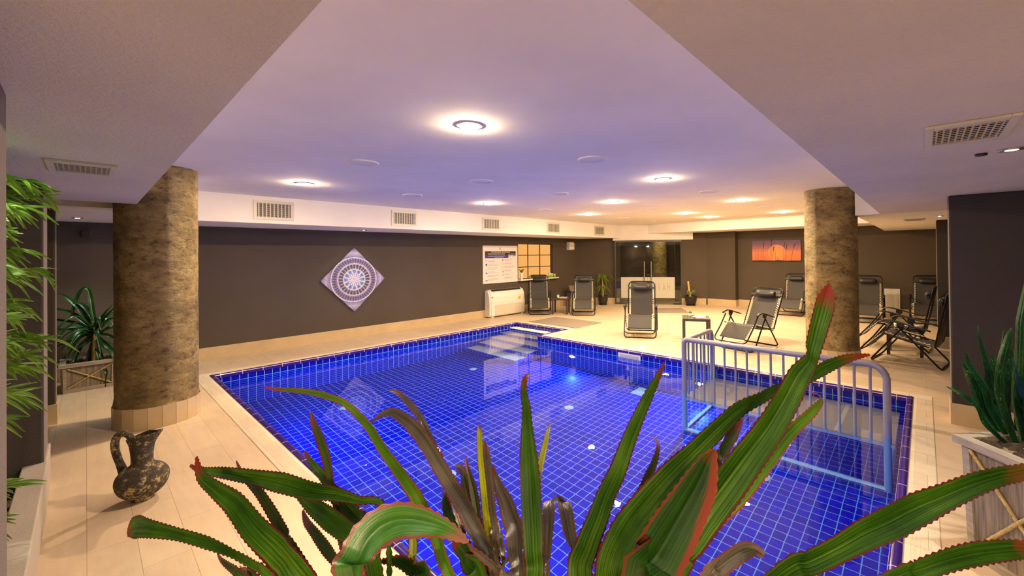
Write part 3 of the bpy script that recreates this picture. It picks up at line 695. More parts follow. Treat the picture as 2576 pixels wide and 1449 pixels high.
# pool railing and platform
rl = thing('pool_railing', 'lavender grey tube railing with platform standing in the pool corner', 'railing', (5.72, 1.34, ZF)); RO = (5.72, 1.34, ZF)
xr, ya_, yb2, zt = 5.225, .29, 2.395, .565
q = MB()
def arc(c, a0, a1, r_, n, f_): return [f_(c, a0 + (a1 - a0) * i / n, r_) for i in range(n + 1)]
rr = .14
pth = [(xr, ya_, ZF)] + [(xr, ya_, zt - rr)] + [(xr, ya_ + rr - rr * math.cos(a), zt - rr + rr * math.sin(a)) for a in [R(90) * i / 8 for i in range(1, 9)]] + [(xr, yb2 - .055, zt)] + [(xr, yb2 - .055 + .055 * math.sin(a), zt - .055 + .055 * math.cos(a)) for a in [R(90) * i / 5 for i in range(1, 6)]] + [(xr, yb2, ZF)]
q.tube(pth, .033, 16); q.build('front_top_rail', M['rail'], rl, RO)
q = MB(); xe = 6.18
q.tube([(xr + .03, yb2, zt - .012), (xe - .08, yb2, zt - .012), (xe - .03, yb2, zt - .03), (xe, yb2, zt - .085), (xe, yb2, -.32)], .030, 14); q.build('side_top_rail', M['rail'], rl, RO)
for i in range(1, 16):
    y = ya_ + (yb2 - ya_) * i / 16; q = MB(); q.tube([(xr, y, -.33), (xr, y, zt - .02)], .0135, 10); q.build('baluster', M['rail'], rl, RO)
for i in range(1, 7):
    x = xr + (xe - xr) * i / 7; q = MB(); q.tube([(x, yb2, -.33), (x, yb2, zt - .02)], .0135, 10); q.build('baluster', M['rail'], rl, RO)
q = MB(); q.box(xr + .01, ya_ - .06, -.345, 6.27, yb2 + .02, -.318); q.build('platform_deck', M['platform'], rl, RO, bevel=.004)
q = MB(); q.box(xr - .02, ya_ - .06, -.40, xr + .012, yb2 + .03, -.318); q.build('platform_edge', M['rail'], rl, RO)
for y in (.72, 1.03, 1.62):
    q = MB(); q.box(xr + .03, y - .022, -.3178, 6.2, y + .022, -.3160); q.build('grip_strip', M['tread'], rl, RO)
q = MB()
for a, b2 in (((xr, ya_), (xr, yb2)), ((xr, yb2), (6.2, yb2)), ((6.2, yb2), (6.2, ya_)), ((6.2, ya_), (xr, ya_))):
    q.tube([(a[0], a[1], ZF + .035), (b2[0], b2[1], ZF + .035)], .028, 8)
q.build('foot_frame', M['white_paint'], rl, RO)
for x, y in ((6.2, yb2), (6.2, ya_)):
    q = MB(); q.tube([(x, y, ZF + .01), (x, y, -.345)], .028, 10); q.build('leg', M['rail'], rl, RO)

# ------------------------------------------------------------------ loungers
def lounger(label, loc, rz, bt, reclined):
    c = thing('lounger', label, 'lounge chair', loc, rz, 'black folding loungers with laced mesh seats')
    tilt = .10 if reclined else 0
    BT, BB = Vector((bt[0], 0, bt[1])), Vector((-.36, 0, .32)); K, Lg = Vector((.24, 0, .455)), Vector((.46, 0, .20)) + Vector((.05, 0, .03)) * (1 if reclined else 0)
    hw = .285
    bd_ = (BT - BB).normalized()
    # back frame: a U over the head
    A = BT - bd_ * .10
    q = MB(); pts = [(BB.x, -hw, BB.z), (A.x, -hw, A.z)]
    for i in range(1, 7):
        a = R(90) * i / 6; pp = A + bd_ * (.10 * math.sin(a)); pts.append((pp.x, -hw + .10 * (1 - math.cos(a)), pp.z))
    pts += [(p_[0], -p_[1], p_[2]) for p_ in reversed(pts)]
    q.tube(pts, .0125, 8); q.build('back_frame', M['black_metal'], c)
    # leg rest frame from the arm fronts down to a low bar
    q = MB(); hl = .300; J = Vector((.215, 0, .60)); E_ = Vector((.56, 0, .125)) + Vector((.05, 0, .05)) * (1 if reclined else 0)
    mid = J.lerp(E_, .5) + Vector((-.03, 0, .015)); pts = [(J.x, -hl, J.z), (mid.x, -hl, mid.z), (E_.x - .05, -hl, E_.z + .06)]
    for i in range(1, 6):
        a = R(90) * i / 5; pts.append((E_.x - .05 + .05 * math.sin(a), -hl + .08 * (1 - math.cos(a)), E_.z + .06 - .06 * math.sin(a)))
    pts += [(p_[0], -p_[1], p_[2]) for p_ in reversed(pts)]
    q.tube(pts, .0115, 8); q.build('leg_rest_frame', M['black_metal'], c)
    # front and rear base frames
    def base(nm, foot, top, w, rad):
        q = MB(); F_, T_ = Vector(foot), Vector(top); dv = (T_ - F_).normalized(); B_ = F_ + dv * rad
        pts = [(T_.x, -w, T_.z), (B_.x, -w, B_.z)]
        for i in range(1, 6):
            a = R(90) * i / 5; p_ = F_ + dv * (rad * (1 - math.sin(a))); pts.append((p_.x, -w + rad * (1 - math.cos(a)), p_.z))
        pts += [(p_[0], -p_[1], p_[2]) for p_ in reversed(pts)]
        q.tube(pts, .0125, 8); return q.build(nm, M['black_metal'], c)
    base('front_base', (.40, 0, .0125), (-.02, 0, .585), .318, .07)
    base('rear_base', (-.43, 0, .0125), (.05, 0, .575), .332, .07)
    q = MB(); q.tube([(-.30, -.30, .305), (.10, -.30, .40), (.25, -.30, .445)], .010, 8); q.tube([(-.30, .30, .305), (.10, .30, .40), (.25, .30, .445)], .010, 8)
    q.tube([(-.05, -.31, .36), (-.05, .31, .36)], .009, 8); q.tube([(BB.x, -hw, BB.z), (BB.x, hw, BB.z)], .010, 8); q.build('seat_frame', M['black_metal'], c)
    # arm rests
    for s in (-1, 1):
        q = MB(); y = s * .318
        P_ = [(.27, .612), (.23, .642), (.17, .652), (.08, .640), (-.04, .612), (-.18, .572), (-.32, .540)]
        W_ = [.020, .030, .032, .030, .028, .026, .020]
        vs = []
        for (x, z), w_ in zip(P_, W_):
            vs += [(x, y - w_, z - .008), (x, y + w_, z - .008), (x, y + w_ * .8, z + .012), (x, y - w_ * .8, z + .012)]
        fs = [(i * 4 + j, i * 4 + (j + 1) % 4, (i + 1) * 4 + (j + 1) % 4, (i + 1) * 4 + j) for i in range(6) for j in range(4)] + [(3, 2, 1, 0), (24, 25, 26, 27)]
        q.add(vs, fs, 0, True); q.obox((.02, y, .595), (1, 0, 0), (0, 1, 0), (0, 0, 1), .045, .016, .03); q.build('arm_rest', M['black_plastic'], c, bevel=.004)
    # sling: back, dipping seat and leg rest
    prof = []
    for i in range(11): p_ = BT.lerp(BB, i / 10) + bd_ * -.02; prof.append((p_.x - .022 * math.sin(math.pi * i / 10), p_.z))
    for i in range(1, 9): t_ = i / 8; p_ = (BB + Vector((.03, 0, .0))).lerp(K, t_); prof.append((p_.x, p_.z - .05 * math.sin(math.pi * t_)))
    for i in range(1, 8): t_ = i / 7; p_ = K.lerp(Lg, t_); prof.append((p_.x + .015 * math.sin(math.pi * t_), p_.z - .01 * math.sin(math.pi * t_)))
    q = MB(); ys = [-.236, -.232, -.11, 0, .11, .232, .236]
    vs = [(x - .004 * (1 - abs(y) / .236), y, z - .012 * (1 - (y / .236) ** 2)) for x, z in prof for y in ys]; k_ = len(ys)
    q.add(vs, [(i * k_ + j, i * k_ + j + 1, (i + 1) * k_ + j + 1, (i + 1) * k_ + j) for i in range(len(prof) - 1) for j in range(k_ - 1)], 0, True)
    sl = q.build('sling', M['sling'], c)
    md = sl.modifiers.new('thick', 'SOLIDIFY'); md.thickness = .004
    # hems and crossbars that stiffen the sling
    for x, z in (prof[0], prof[-1]): q = MB(); q.tube([(x, -.238, z), (x, .238, z)], .008, 6); q.build('sling_hem', M['black_plastic'], c)
    # white lacing zigzags between sling and rails
    def lace(Pa, Pb, n, yi, yo, s):
        pts = []
        for i in range(n + 1):
            p_ = Pa.lerp(Pb, i / n); pts.append((p_.x + .004, s * (yo if i % 2 else yi), p_.z + .004))
        q.tube(pts, .0052, 4)
        for i in range(0, n + 1, 2):
            p_ = Pa.lerp(Pb, i / n); q.obox((p_.x + .006, s * (yi + .006), p_.z + .006), (1, 0, 0), (0, 1, 0), (0, 0, 1), .007, .011, .008)
    for s in (-1, 1):
        q = MB()
        lace(BT.lerp(BB, .27), BT.lerp(BB, .97), 26, .240, .276, s); lace(K + Vector((.01, 0, -.02)), Lg + Vector((0, 0, .01)), 14, .240, .292, s)
        lace(BB.lerp(K, .1), BB.lerp(K, .95), 18, .240, .284, s)
        q.build('lacing', M['cord'], c)
    # head pillow with straps
    pc = BT.lerp(BB, .185); nn_ = Vector((-bd_.z, 0, bd_.x)) * -1
    q = MB(); yv = [-.172, -.170, -.155, -.08, 0, .08, .155, .170, .172]; rv = [.01, .045, .056, .058, .058, .058, .056, .045, .01]
    o_ = pc + nn_ * .05
    vs = []
    for y, r_ in zip(yv, rv):
        for j in range(14):
            a = 2 * math.pi * j / 14; pp = o_ + bd_ * (r_ * 1.12 * math.cos(a)) + nn_ * (r_ * .85 * math.sin(a)); vs.append((pp.x, y, pp.z))
    q.add(vs, [(i * 14 + j, i * 14 + (j + 1) % 14, (i + 1) * 14 + (j + 1) % 14, (i + 1) * 14 + j) for i in range(8) for j in range(14)], 0, True)
    pl = q.build('head_pillow', M['black_plastic'], c)
    for s in (-1, 1): q = MB(); q.obox((o_.x - .0 + nn_.x * -.02, s * .23, o_.z + nn_.z * -.02), (0, 1, 0), bd_, nn_, .062, .022, .003); q.build('strap', M['black_plastic'], pl)
    return c
up = lounger('black lounger facing the pool before the glass door, left of its small table', (7.49, 4.31, 0), R(-153), (-.50, 1.09), False)
rec = lounger('reclined black lounger just behind the pool railing', (7.90, 2.40, 0), R(168), (-.78, 1.02), True)
up.location = (7.74, 4.50, 0)
def put(x, y, deg, label): return copy_tree(up, None, (x, y, 0), R(deg), label)
put(8.80, 8.49, -134, 'black lounger under the amber window, beside the white air conditioner')
put(9.46, 7.36, -144, 'black lounger next to the bin and the tall yucca pot')
put(12.86, 2.71, 180, 'black lounger half hidden behind the left side of the right column')
put(12.65, 1.05, 183, 'black lounger against the far wall just right of the right column')
put(13.22, -.06, 178, 'black lounger against the far wall, half hidden by the far pillar')
put(8.365, .20, 80, 'black lounger seen from the side, nearer one of the sideways pair')
put(9.54, .36, 85, 'black lounger seen from the side, farther one behind the table')

# ------------------------------------------------------------------ side tables with their pots and magazines
def side_table(label, x, y, rz, w=.50, d=.50, h=.455):
    t_ = thing('side_table', label, 'side table', (x, y, 0), rz, 'dark slatted side tables between the loungers')
    q = MB(); q.box(-w / 2, -d / 2, h - .05, w / 2, -d / 2 + .045, h); q.box(-w / 2, d / 2 - .045, h - .05, w / 2, d / 2, h)
    q.box(-w / 2, -d / 2 + .045, h - .05, -w / 2 + .045, d / 2 - .045, h); q.box(w / 2 - .045, -d / 2 + .045, h - .05, w / 2, d / 2 - .045, h); q.build('table_frame', M['wenge'], t_, bevel=.002)
    q = MB(); n = 8
    for i in range(n):
        x0 = -w / 2 + .047 + (w - .094) * i / n; q.box(x0 + .002, -d / 2 + .045, h - .022, x0 + (w - .094) / n - .003, d / 2 - .045, h - .002)
    q.build('slatted_top', M['wenge'], t_)
    for sx in (-1, 1):
        for sy in (-1, 1):
            q = MB(); q.box(sx * w / 2 - (.045 if sx > 0 else 0), sy * d / 2 - (.045 if sy > 0 else 0), 0, sx * w / 2 + (.045 if sx < 0 else 0), sy * d / 2 + (.045 if sy < 0 else 0), h - .05); q.build('leg', M['wenge'], t_, bevel=.002)
    return t_
TB = [('dark side table between the two black loungers by the amber window', 9.13, 7.94, R(-58), 'under the amber window'), ('dark side table between the pool railing and the upright lounger', 7.88, 3.36, R(-64), 'by the pool railing'), ('dark side table between the two sideways loungers', 8.955, .25, R(0), 'between the sideways loungers')]
cov = [plain('pink_cover', (.55, .30, .34), .3, var=.6, nscale=18, bmp=0), plain('pale_cover', (.66, .60, .58), .3, var=.3, nscale=22, bmp=0)]
cactus_m = plain('cactus_green', (.07, .20, .03), .5, var=.4, nscale=30, bmp=.4)
for lb, x, y, rz, where in TB:
    side_table(lb, x, y, rz, *((.40, .46) if 'sideways' in lb else (.46, .48) if 'amber' in lb else (.50, .50)))
    cz, sz = math.cos(rz), math.sin(rz)
    def loc_(a, b2): return (x + a * cz - b2 * sz, y + a * sz + b2 * cz)
    px, py = loc_(-.10, .10); 
    c = thing('cactus_pot', 'small cactus in a pale pot on the side table ' + where, 'potted cactus', (px, py, .455), rz, 'small cacti on the side tables')
    q = MB(); q.lathe([(.030, 0), (.036, .03), (.038, .058), (.032, .058), (.030, .05)], 16); q.build('pot', M['terracotta_white'], c)
    q = MB()
    q.lathe([(.006, .05), (.024, .055), (.030, .075), (.024, .095), (.004, .104)], 14, warp=lambda p, a, z: (p[0] * (1 + .12 * math.cos(7 * a)), p[1] * (1 + .12 * math.cos(7 * a)), p[2])); q.build('cactus', cactus_m, c)
    for i, (a, b2, rot) in enumerate(((.08, -.06, .2), (.06, -.02, -.35))):
        mx_, my_ = loc_(a, b2)
        mg = MB(); n = 6
        vs = [(u * .105, v * .14, .0035 + .004 * abs(math.sin(u * 2.2)) * (1 if i else .4)) for u in (-1, -.4, 0, .4, 1) for v in (-1, 1)]
        mg.add(vs + [(p_[0], p_[1], 0) for p_ in vs], [(k2 * 2, k2 * 2 + 2, k2 * 2 + 3, k2 * 2 + 1) for k2 in range(4)] + [(10 + k2 * 2, 11 + k2 * 2, 13 + k2 * 2, 12 + k2 * 2) for k2 in range(4)] + [(k2 * 2, 10 + k2 * 2, 12 + k2 * 2, k2 * 2 + 2) for k2 in range(4)] + [(k2 * 2 + 1, k2 * 2 + 3, 13 + k2 * 2, 11 + k2 * 2) for k2 in range(4)] + [(0, 1, 11, 10), (8, 18, 19, 9)])
        o = mg.build('magazine', cov[i]); o.location = (mx_, my_, .4555 + .008 * i); o.rotation_euler = (0, 0, rz + rot)
        tag(o, ('lower pinkish magazine ' if i == 0 else 'upper pale magazine ') + 'on the side table ' + where, 'magazine', 'magazines on the side tables')

# mats and floor marker
q = MB(); q.box(-.51, -.775, 0, .51, .775, .010); o = q.build('floor_mat', M['mat'], bevel=.003); o.location = (7.975, 6.80, 0); tag(o, 'grey brown mat beside the pool steps', 'mat', 'grey brown floor mats')
c2 = copy_tree(o, None, (11.40, 5.92, 0), R(37), 'grey brown mat before the glass door'); c2.scale = (1.0, .9, 1)
c2.rotation_euler = (0, 0, R(37))
q = MB(); q.box(-.09, -.12, 0, .09, .12, .003); o = q.build('floor_marker', M['white_paint']); o.location = (6.68, 3.885, .0); o.rotation_euler = (0, 0, R(10)); tag(o, 'small white marker tile on the deck beside the skimmer', 'floor marker')
# ------------------------------------------------------------------ wall things
ac = thing('air_conditioner', 'white floor standing air conditioner under the pool rules poster', 'air conditioner', (7.90, 9.05, .03)); AO = (7.90, 9.05, .03)
q = MB(); prof = [(9.05, .03), (8.85, .03), (8.83, .05), (8.825, .42), (8.84, .56), (8.87, .66), (8.91, .725), (8.955, .752), (9.05, .755)]
x0, x1 = 7.225, 8.545
def ext(mb, prof_, xa, xb, mi=0):
    n = len(prof_); vs = [(xa, y, z) for y, z in prof_] + [(xb, y, z) for y, z in prof_]
    mb.add(vs, [(i, (i + 1) % n, n + (i + 1) % n, n + i) for i in range(n)] + [tuple(range(n - 1, -1, -1)), tuple(range(n, 2 * n))], mi)
ext(q, prof, x0 + .05, x1 - .05)
small = [(y if y > 9 else y + .02, min(z, .735)) for y, z in prof]
ext(q, small, x0, x0 + .05); ext(q, small, x1 - .05, x1)
q.build('casing', M['white_metal'], ac, AO, bevel=.006)
q = MB(); q.obox(((x0 + x1) / 2, 8.912, .738), (1, 0, 0), (0, .85, .53), (0, -.53, .85), .54, .035, .004)
q.build('air_outlet', M['dark'], ac, AO)
for i in range(3):
    q = MB(); a = x0 + .19 + i * .37; q.box(a, 8.815, .055, a + .34, 8.826, .345); q.build('intake_panel', plain('intake_cream', (.58, .52, .42), .5, var=.05, nscale=60, bmp=.3, bscale=300) if i == 0 else bpy.data.materials['intake_cream'], ac, AO, bevel=.003)
q = MB(); q.box(8.27, 8.816, .44, 8.36, 8.8255, .52); q.build('warning_sticker', plain('yellow_sticker', (.75, .42, .02), .5, bmp=0, var=.1), ac, AO)
q = MB(); q.box(7.30, 8.835, .53, 7.325, 8.845, .575); q.build('badge', M['ink'], ac, AO)
for xx in (7.30, 8.42): q = MB(); q.box(xx, 8.86, .0, xx + .08, 9.02, .035); q.build('foot', M['grille'], ac, AO)

# pool rules poster
po = thing('rules_poster', 'white pool regulations poster on the long wall above the air conditioner', 'poster', (7.815, 9.059, 1.45)); PO = (7.815, 9.059, 1.45)
px0, px1, pz0, pz1 = 7.17, 8.46, .925, 1.98
M['paper'] = plain('poster_white', (.74, .69, .66), .5, var=.02, bmp=0); M['banner_black'] = plain('banner_black', (.02, .014, .012), .5, bmp=0); M['banner_blue'] = plain('banner_blue', (.03, .03, .30), .5, bmp=0)
M['print_grey'] = plain('print_grey', (.36, .33, .36), .6, bmp=0, var=.2, nscale=80); M['print_red'] = plain('print_red', (.45, .06, .04), .5, bmp=0); M['gold'] = plain('star_gold', (.66, .42, .03), .5, bmp=0, var=.05)
q = MB(); q.box(px0, 9.045, pz0, px1, 9.059, pz1, 0); q.build('board', M['paper'], po, PO, bevel=.002)
yf = 9.0445
def pr_(name, mat_, rects):
    q = MB()
    for u0, v0, u1, v1 in rects:   # fractions of the poster, v measured from the top
        q.box(px0 + u0 * (px1 - px0), yf - .0008, pz1 - v1 * (pz1 - pz0), px0 + u1 * (px1 - px0), yf + .0006, pz1 - v0 * (pz1 - pz0))
    q.build(name, mat_, po, PO)
pr_('title_banner', M['banner_black'], [(.055, .15, .945, .262)])
pr_('hours_banner', M['banner_blue'], [(.055, .262, .72, .335), (.86, .262, .945, .272)])
rules = []
r2 = random.Random(4)
for cx_ in (.135, .60):
    for k in range(6):
        v = .385 + k * .098 + (.0 if cx_ < .5 else -.025)
        for j in range(4):
            if j == 1 and r2.random() < .5: continue
            rules.append((cx_, v + j * .014, cx_ + r2.uniform(.15, .33), v + j * .014 + .006))
pr_('rule_lines', M['print_grey'], rules)
pr_('divider_lines', plain('print_pale', (.58, .52, .53), .6, bmp=0), [(.06, .45 + k * .098, .50, .452 + k * .098) for k in range(6)] + [(.53, .43 + k * .098, .945, .432 + k * .098) for k in range(6)] + [(.52, .35, .522, .95)])
def icon(nm, mat_, u, v, r_, ring=False, tri=False):
    q = MB(); cx_, cz_ = px0 + u * (px1 - px0), pz1 - v * (pz1 - pz0); n = 3 if tri else 20
    ri = r_ * .72
    for i in range(n):
        a0, a1 = R(90) + 2 * math.pi * i / n, R(90) + 2 * math.pi * (i + 1) / n
        if ring or tri: q.add([(cx_ + ra * math.cos(a), yf - .0012, cz_ + ra * math.sin(a)) for ra, a in ((r_, a0), (r_, a1), (ri, a1), (ri, a0))], [(0, 1, 2, 3)])
        else: q.add([(cx_, yf - .0012, cz_)] + [(cx_ + r_ * math.cos(a), yf - .0012, cz_ + r_ * math.sin(a)) for a in (a0, a1)], [(0, 1, 2)])
    q.build(nm, mat_, po, PO)
icon('icon', M['print_red'], .09, .405, .026, True); icon('icon', M['banner_blue'], .093, .505, .032); icon('icon', M['print_red'], .093, .612, .030, tri=True)
icon('icon', M['print_red'], .093, .82, .024, tri=True); icon('icon', M['print_red'], .555, .39, .026, True); icon('icon', M['print_red'], .555, .49, .026, True); icon('icon', M['print_red'], .555, .585, .026, True); icon('icon', M['print_red'], .558, .79, .030, True)
pr_('icon', M['banner_blue'], [(.068, .725, .12, .745), (.082, .70, .10, .725)]); pr_('icon', M['print_red'], [(.535, .695, .582, .715), (.55, .655, .566, .672)]); pr_('icon', M['ink'], [(.07, .905, .085, .94), (.10, .905, .115, .94), (.545, .38, .566, .40)])
q = MB(); sx_, sz_, s_ = px0 + .478 * (px1 - px0), pz1 - .078 * (pz1 - pz0), .048
st_ = []
for i in range(10):
    a = R(100) + i * R(36); rr_ = s_ if i % 2 == 0 else s_ * .40; st_.append((sx_ + rr_ * math.cos(a), yf - .0012, sz_ + rr_ * math.sin(a)))
for i in range(10): q.add([(sx_, yf - .0012, sz_), st_[i], st_[(i + 1) % 10]], [(0, 1, 2)], 1 if i in (0, 9, 4, 5) else 0)
q.add([(sx_ + .03, yf - .0013, sz_ + .012), (sx_ + .115, yf - .0013, sz_ + .018), (sx_ + .03, yf - .0013, sz_ + .022)], [(0, 1, 2)], 0)
q.build('star_logo', [M['gold'], M['ink']], po, PO)
def ptext(body, u, v, size, mat_, sx=1.0, al='CENTER'):
    M4 = Matrix.Translation((px0 + u * (px1 - px0) - PO[0], yf - .0010 - PO[1], pz1 - v * (pz1 - pz0) - PO[2])) @ Matrix(((1, 0, 0, 0), (0, 0, -1, 0), (0, 1, 0, 0), (0, 0, 0, 1)))
    text_mesh('lettering', body, size, mat_, po, M4, .0006, al, sx)
ptext('POOL REGULATIONS - HAVUZ KURALLARI', .50, .178, .043, M['paper'], .84)
ptext('ПРАВИЛА ПОЛЬЗОВАНИЯ БАССЕЙНОМ', .375, .226, .043, M['paper'], .72)
ptext('قواعد استخدام حمام السباحة', .83, .226, .030, M['paper'], .70)
ptext('HAVUZ KULLANIM SAATLERİ - POOL OPENING AND CLOSING TIME', .387, .282, .027, M['paper'], .74)
ptext('ВРЕМЯ РАБОТЫ БАССЕЙНА', .45, .316, .027, M['paper'], .85)
ptext('09⁰⁰ / 20⁰⁰', .76, .292, .034, M['ink'], .6); ptext('09⁰⁰  20⁰⁰', .88, .305, .028, M['ink'], .6)
ptext('S  K  Y', .57, .108, .026, M['print_grey'], 1.0); ptext('i', .093, .505, .05, M['paper'], 1.0)

# round ornament picture hung as a diamond
m, nt, out = nodes_of('round_ornament_print')
v = objco(nt, (1, 1, 1)); s_ = nt.nodes.new('ShaderNodeSeparateXYZ'); nt.links.new(v, s_.inputs[0])
u_, w_ = s_.outputs[0], s_.outputs[2]
rad = mth(nt, 'SQRT', mth(nt, 'ADD', mth(nt, 'MULTIPLY', u_, u_), mth(nt, 'MULTIPLY', w_, w_)))
ang = mth(nt, 'ARCTAN2', w_, u_)
rn = mth(nt, 'DIVIDE', rad, .66)
rings = ramp(nt, rn, [(0, (.55, .55, .72)), (.12, (.30, .31, .58)), (.22, (.20, .27, .55)), (.29, (.07, .12, .40)), (.335, (.55, .58, .66)), (.36, (.09, .08, .16)), (.47, (.06, .05, .11)), (.50, (.55, .50, .56)), (.53, (.28, .25, .42)), (.60, (.14, .13, .30)), (.685, (.30, .27, .42)), (.70, (.78, .70, .68)), (.72, (.18, .16, .34)), (.84, (.40, .37, .50)), (1, (.09, .09, .28))])
def spokes(k, sharp, lo, hi, colr, base_):
    sn_ = mth(nt, 'POWER', mth(nt, 'ABSOLUTE', mth(nt, 'SINE', mth(nt, 'MULTIPLY', ang, k / 2))), sharp)
    msk = mth(nt, 'MULTIPLY', mth(nt, 'GREATER_THAN', rn, lo), mth(nt, 'LESS_THAN', rn, hi))
    return mixc(nt, mth(nt, 'MULTIPLY', sn_, msk), base_, colr)
cc = spokes(16, 3, .04, .20, (.75, .68, .72), rings.outputs[0])
cc = spokes(12, 6, .20, .33, (.60, .60, .66), cc)
cc = spokes(28, 30, .345, .49, (.66, .56, .50), cc)
cc = spokes(48, 2, .54, .67, (.07, .05, .10), cc)
cc = spokes(4, 2, .72, 1.2, (.12, .11, .30), cc)
fine = N(nt, 'ShaderNodeTexVoronoi'); fine.inputs['Scale'].default_value = 26; nt.links.new(v, fine.inputs['Vector'])
fr_ = ramp(nt, fine.outputs['Distance'], [(.1, (.62, .62, .66)), (.5, (1.2, 1.15, 1.15))])
principled(nt, out, mixc(nt, .8, cc, fr_.outputs[0], 'MULTIPLY'), .6); M['ornament'] = m
mp_ = MB(); hd = .655
mp_.add([(0, -.04, -hd * 1.03), (hd, -.04, 0), (0, -.04, hd * 1.03), (-hd, -.04, 0), (0, 0, -hd * 1.03), (hd, 0, 0), (0, 0, hd * 1.03), (-hd, 0, 0)], [(0, 1, 2, 3), (7, 6, 5, 4), (0, 4, 5, 1), (1, 5, 6, 2), (2, 6, 7, 3), (3, 7, 4, 0)])
o = mp_.build('ornament_picture', M['ornament']); o.location = (3.742, 9.058, 1.226); tag(o, 'purple round ornament picture hung as a diamond on the long wall', 'picture')

# sunset canvas
m, nt, out = nodes_of('sunset_print')
v = objco(nt); s_ = nt.nodes.new('ShaderNodeSeparateXYZ'); nt.links.new(v, s_.inputs[0])
zn = mth(nt, 'ADD', mth(nt, 'DIVIDE', s_.outputs[2], .652), .5)
sky = ramp(nt, zn, [(0, (.55, .09, .015)), (.10, (.66, .13, .015)), (.42, (.60, .17, .05)), (.62, (.30, .085, .09)), (.82, (.12, .038, .10)), (1, (.07, .025, .085))])
dy = mth(nt, 'SUBTRACT', s_.outputs[1], -.03); dz = mth(nt, 'SUBTRACT', s_.outputs[2], -.06)
dr = mth(nt, 'SQRT', mth(nt, 'ADD', mth(nt, 'MULTIPLY', dy, dy), mth(nt, 'MULTIPLY', dz, dz)))
sun = ramp(nt, dr, [(.0, (.75, .33, .03)), (.19, (.66, .22, .03)), (.245, (.62, .24, .10)), (.26, (0, 0, 0))])
msk = ramp(nt, dr, [(.235, (1, 1, 1)), (.265, (0, 0, 0))])
cl = noise(nt, objco(nt, (1, 3, 9)), 5, 4)
cc = mixc(nt, mth(nt, 'MULTIPLY', msk.outputs[0], .75), sky.outputs[0], sun.outputs[0])
cc = mixc(nt, 1, cc, ramp(nt, cl, [(.3, (.85, .8, .8)), (.7, (1.1, 1.08, 1.05))]).outputs[0], 'MULTIPLY')
hill = mth(nt, 'ADD', mth(nt, 'MULTIPLY', noise(nt, objco(nt, (1, 1, 0)), 4, 3), .10), -.335)
cc = mixc(nt, mth(nt, 'LESS_THAN', s_.outputs[2], hill), cc, (.030, .010, .008))
principled(nt, out, cc, .5); M['sunset'] = m
cv = thing('sunset_canvas', 'orange sunset canvas with grass silhouettes on the far wall', 'picture', (13.884, 3.375, 1.752))
q = MB(); q.box(-.035, -.675, -.326, 0, .675, .326); q.build('canvas', M['sunset'], cv, bevel=.003)
q = MB()
def stalk(y, h, lean, head):
    pts = [(-.0355, y + lean * (t_ ** 2), -.30 + h * t_) for t_ in [i / 6 for i in range(7)]]
    q.tube(pts, .0035, 4)
    if head:
        for i in range(9):
            t_ = .72 + .28 * i / 8; yy, zz = y + lean * t_ * t_, -.30 + h * t_
            q.tube([(-.0356, yy, zz), (-.0356, yy + (.022 if i % 2 else -.016), zz + .03)], [.007, .001], 4)
for y, h, le, hd_ in ((.56, .27, .0, 0), (.49, .29, .01, 0), (.40, .30, .02, 0), (.36, .56, -.03, 1), (.30, .12, 0, 0), (.13, .64, -.02, 1), (.08, .42, -.03, 1), (0, .32, .02, 0), (-.06, .14, 0, 0), (-.22, .54, -.03, 1), (-.27, .48, -.04, 1), (-.43, .50, -.10, 1)): stalk(y, h, le, hd_)
q.build('grass_silhouettes', M['ink'], cv)

# small wall fittings
dp = thing('towel_dispenser', 'white box dispenser on the long wall right of the amber window', 'dispenser', (10.87, 9.064, 1.995))
q = MB(); prof = [(0, -.14), (-.10, -.14), (-.14, -.10), (-.14, .09), (-.11, .14), (0, .14)]
ext(q, prof, -.13, .13); q.build('casing', M['white_metal'], dp, bevel=.012)
q = MB(); q.box(.05, -.145, -.01, .075, -.139, .02); q.build('sensor', M['ink'], dp)
ap = thing('access_panel', 'white square access panel low on the far wall between loungers', 'panel', (13.884, .63, .40))
q = MB(); q.box(-.02, -.16, -.325, 0, .16, .325); q.build('frame', M['white_paint'], ap, bevel=.003)
q = MB(); q.box(-.026, -.12, -.285, -.0201, .12, .285); q.build('door', M['white_paint'], ap, bevel=.003)
q = MB(); q.box(-.0, -.05, -.045, .09, 0, .045); o = q.build('wall_box', M['frame_dark'], bevel=.004); o.location = (-.04, 9.058, 2.075); tag(o, 'small dark box high on the long wall above the leafy planter', 'wall box')

# window sill things
vz = thing('sill_vase', 'pale vase with green sprigs on the window sill', 'vase', (8.60, 9.02, .985))
q = MB(); q.lathe([(.030, 0), (.035, .01), (.046, .10), (.052, .195), (.045, .195), (.038, .10), (.02, .02)], 20); q.build('vase', M['terracotta_white'], vz)
q = MB()
for i in range(26):
    a, l_ = rnd.uniform(0, 6.28), rnd.uniform(.07, .14); sx_, sy_ = math.cos(a) * l_ * .7, math.sin(a) * l_ * .5
    q.blade([(sx_, sy_, .19 + l_ * .9, .002), (sx_ * .8, sy_ * .8, .19 + l_ * .7, .011), (sx_ * .4, sy_ * .4, .19 + l_ * .3, .007), (0, 0, .17, .002)], (rnd.uniform(-1, 1), -1, .4), .2, per=.02)
q.build('sprigs', M['palm'], vz)
m, nt, out = nodes_of('green_glass_candle'); v = objco(nt); s_ = nt.nodes.new('ShaderNodeSeparateXYZ'); nt.links.new(v, s_.inputs[0])
cc = ramp(nt, mth(nt, 'MULTIPLY', s_.outputs[2], 6), [(.30, (.22, .40, .03)), (.55, (.52, .62, .30)), (.8, (.62, .64, .55))]); principled(nt, out, cc.outputs[0], .25); M['candle'] = m
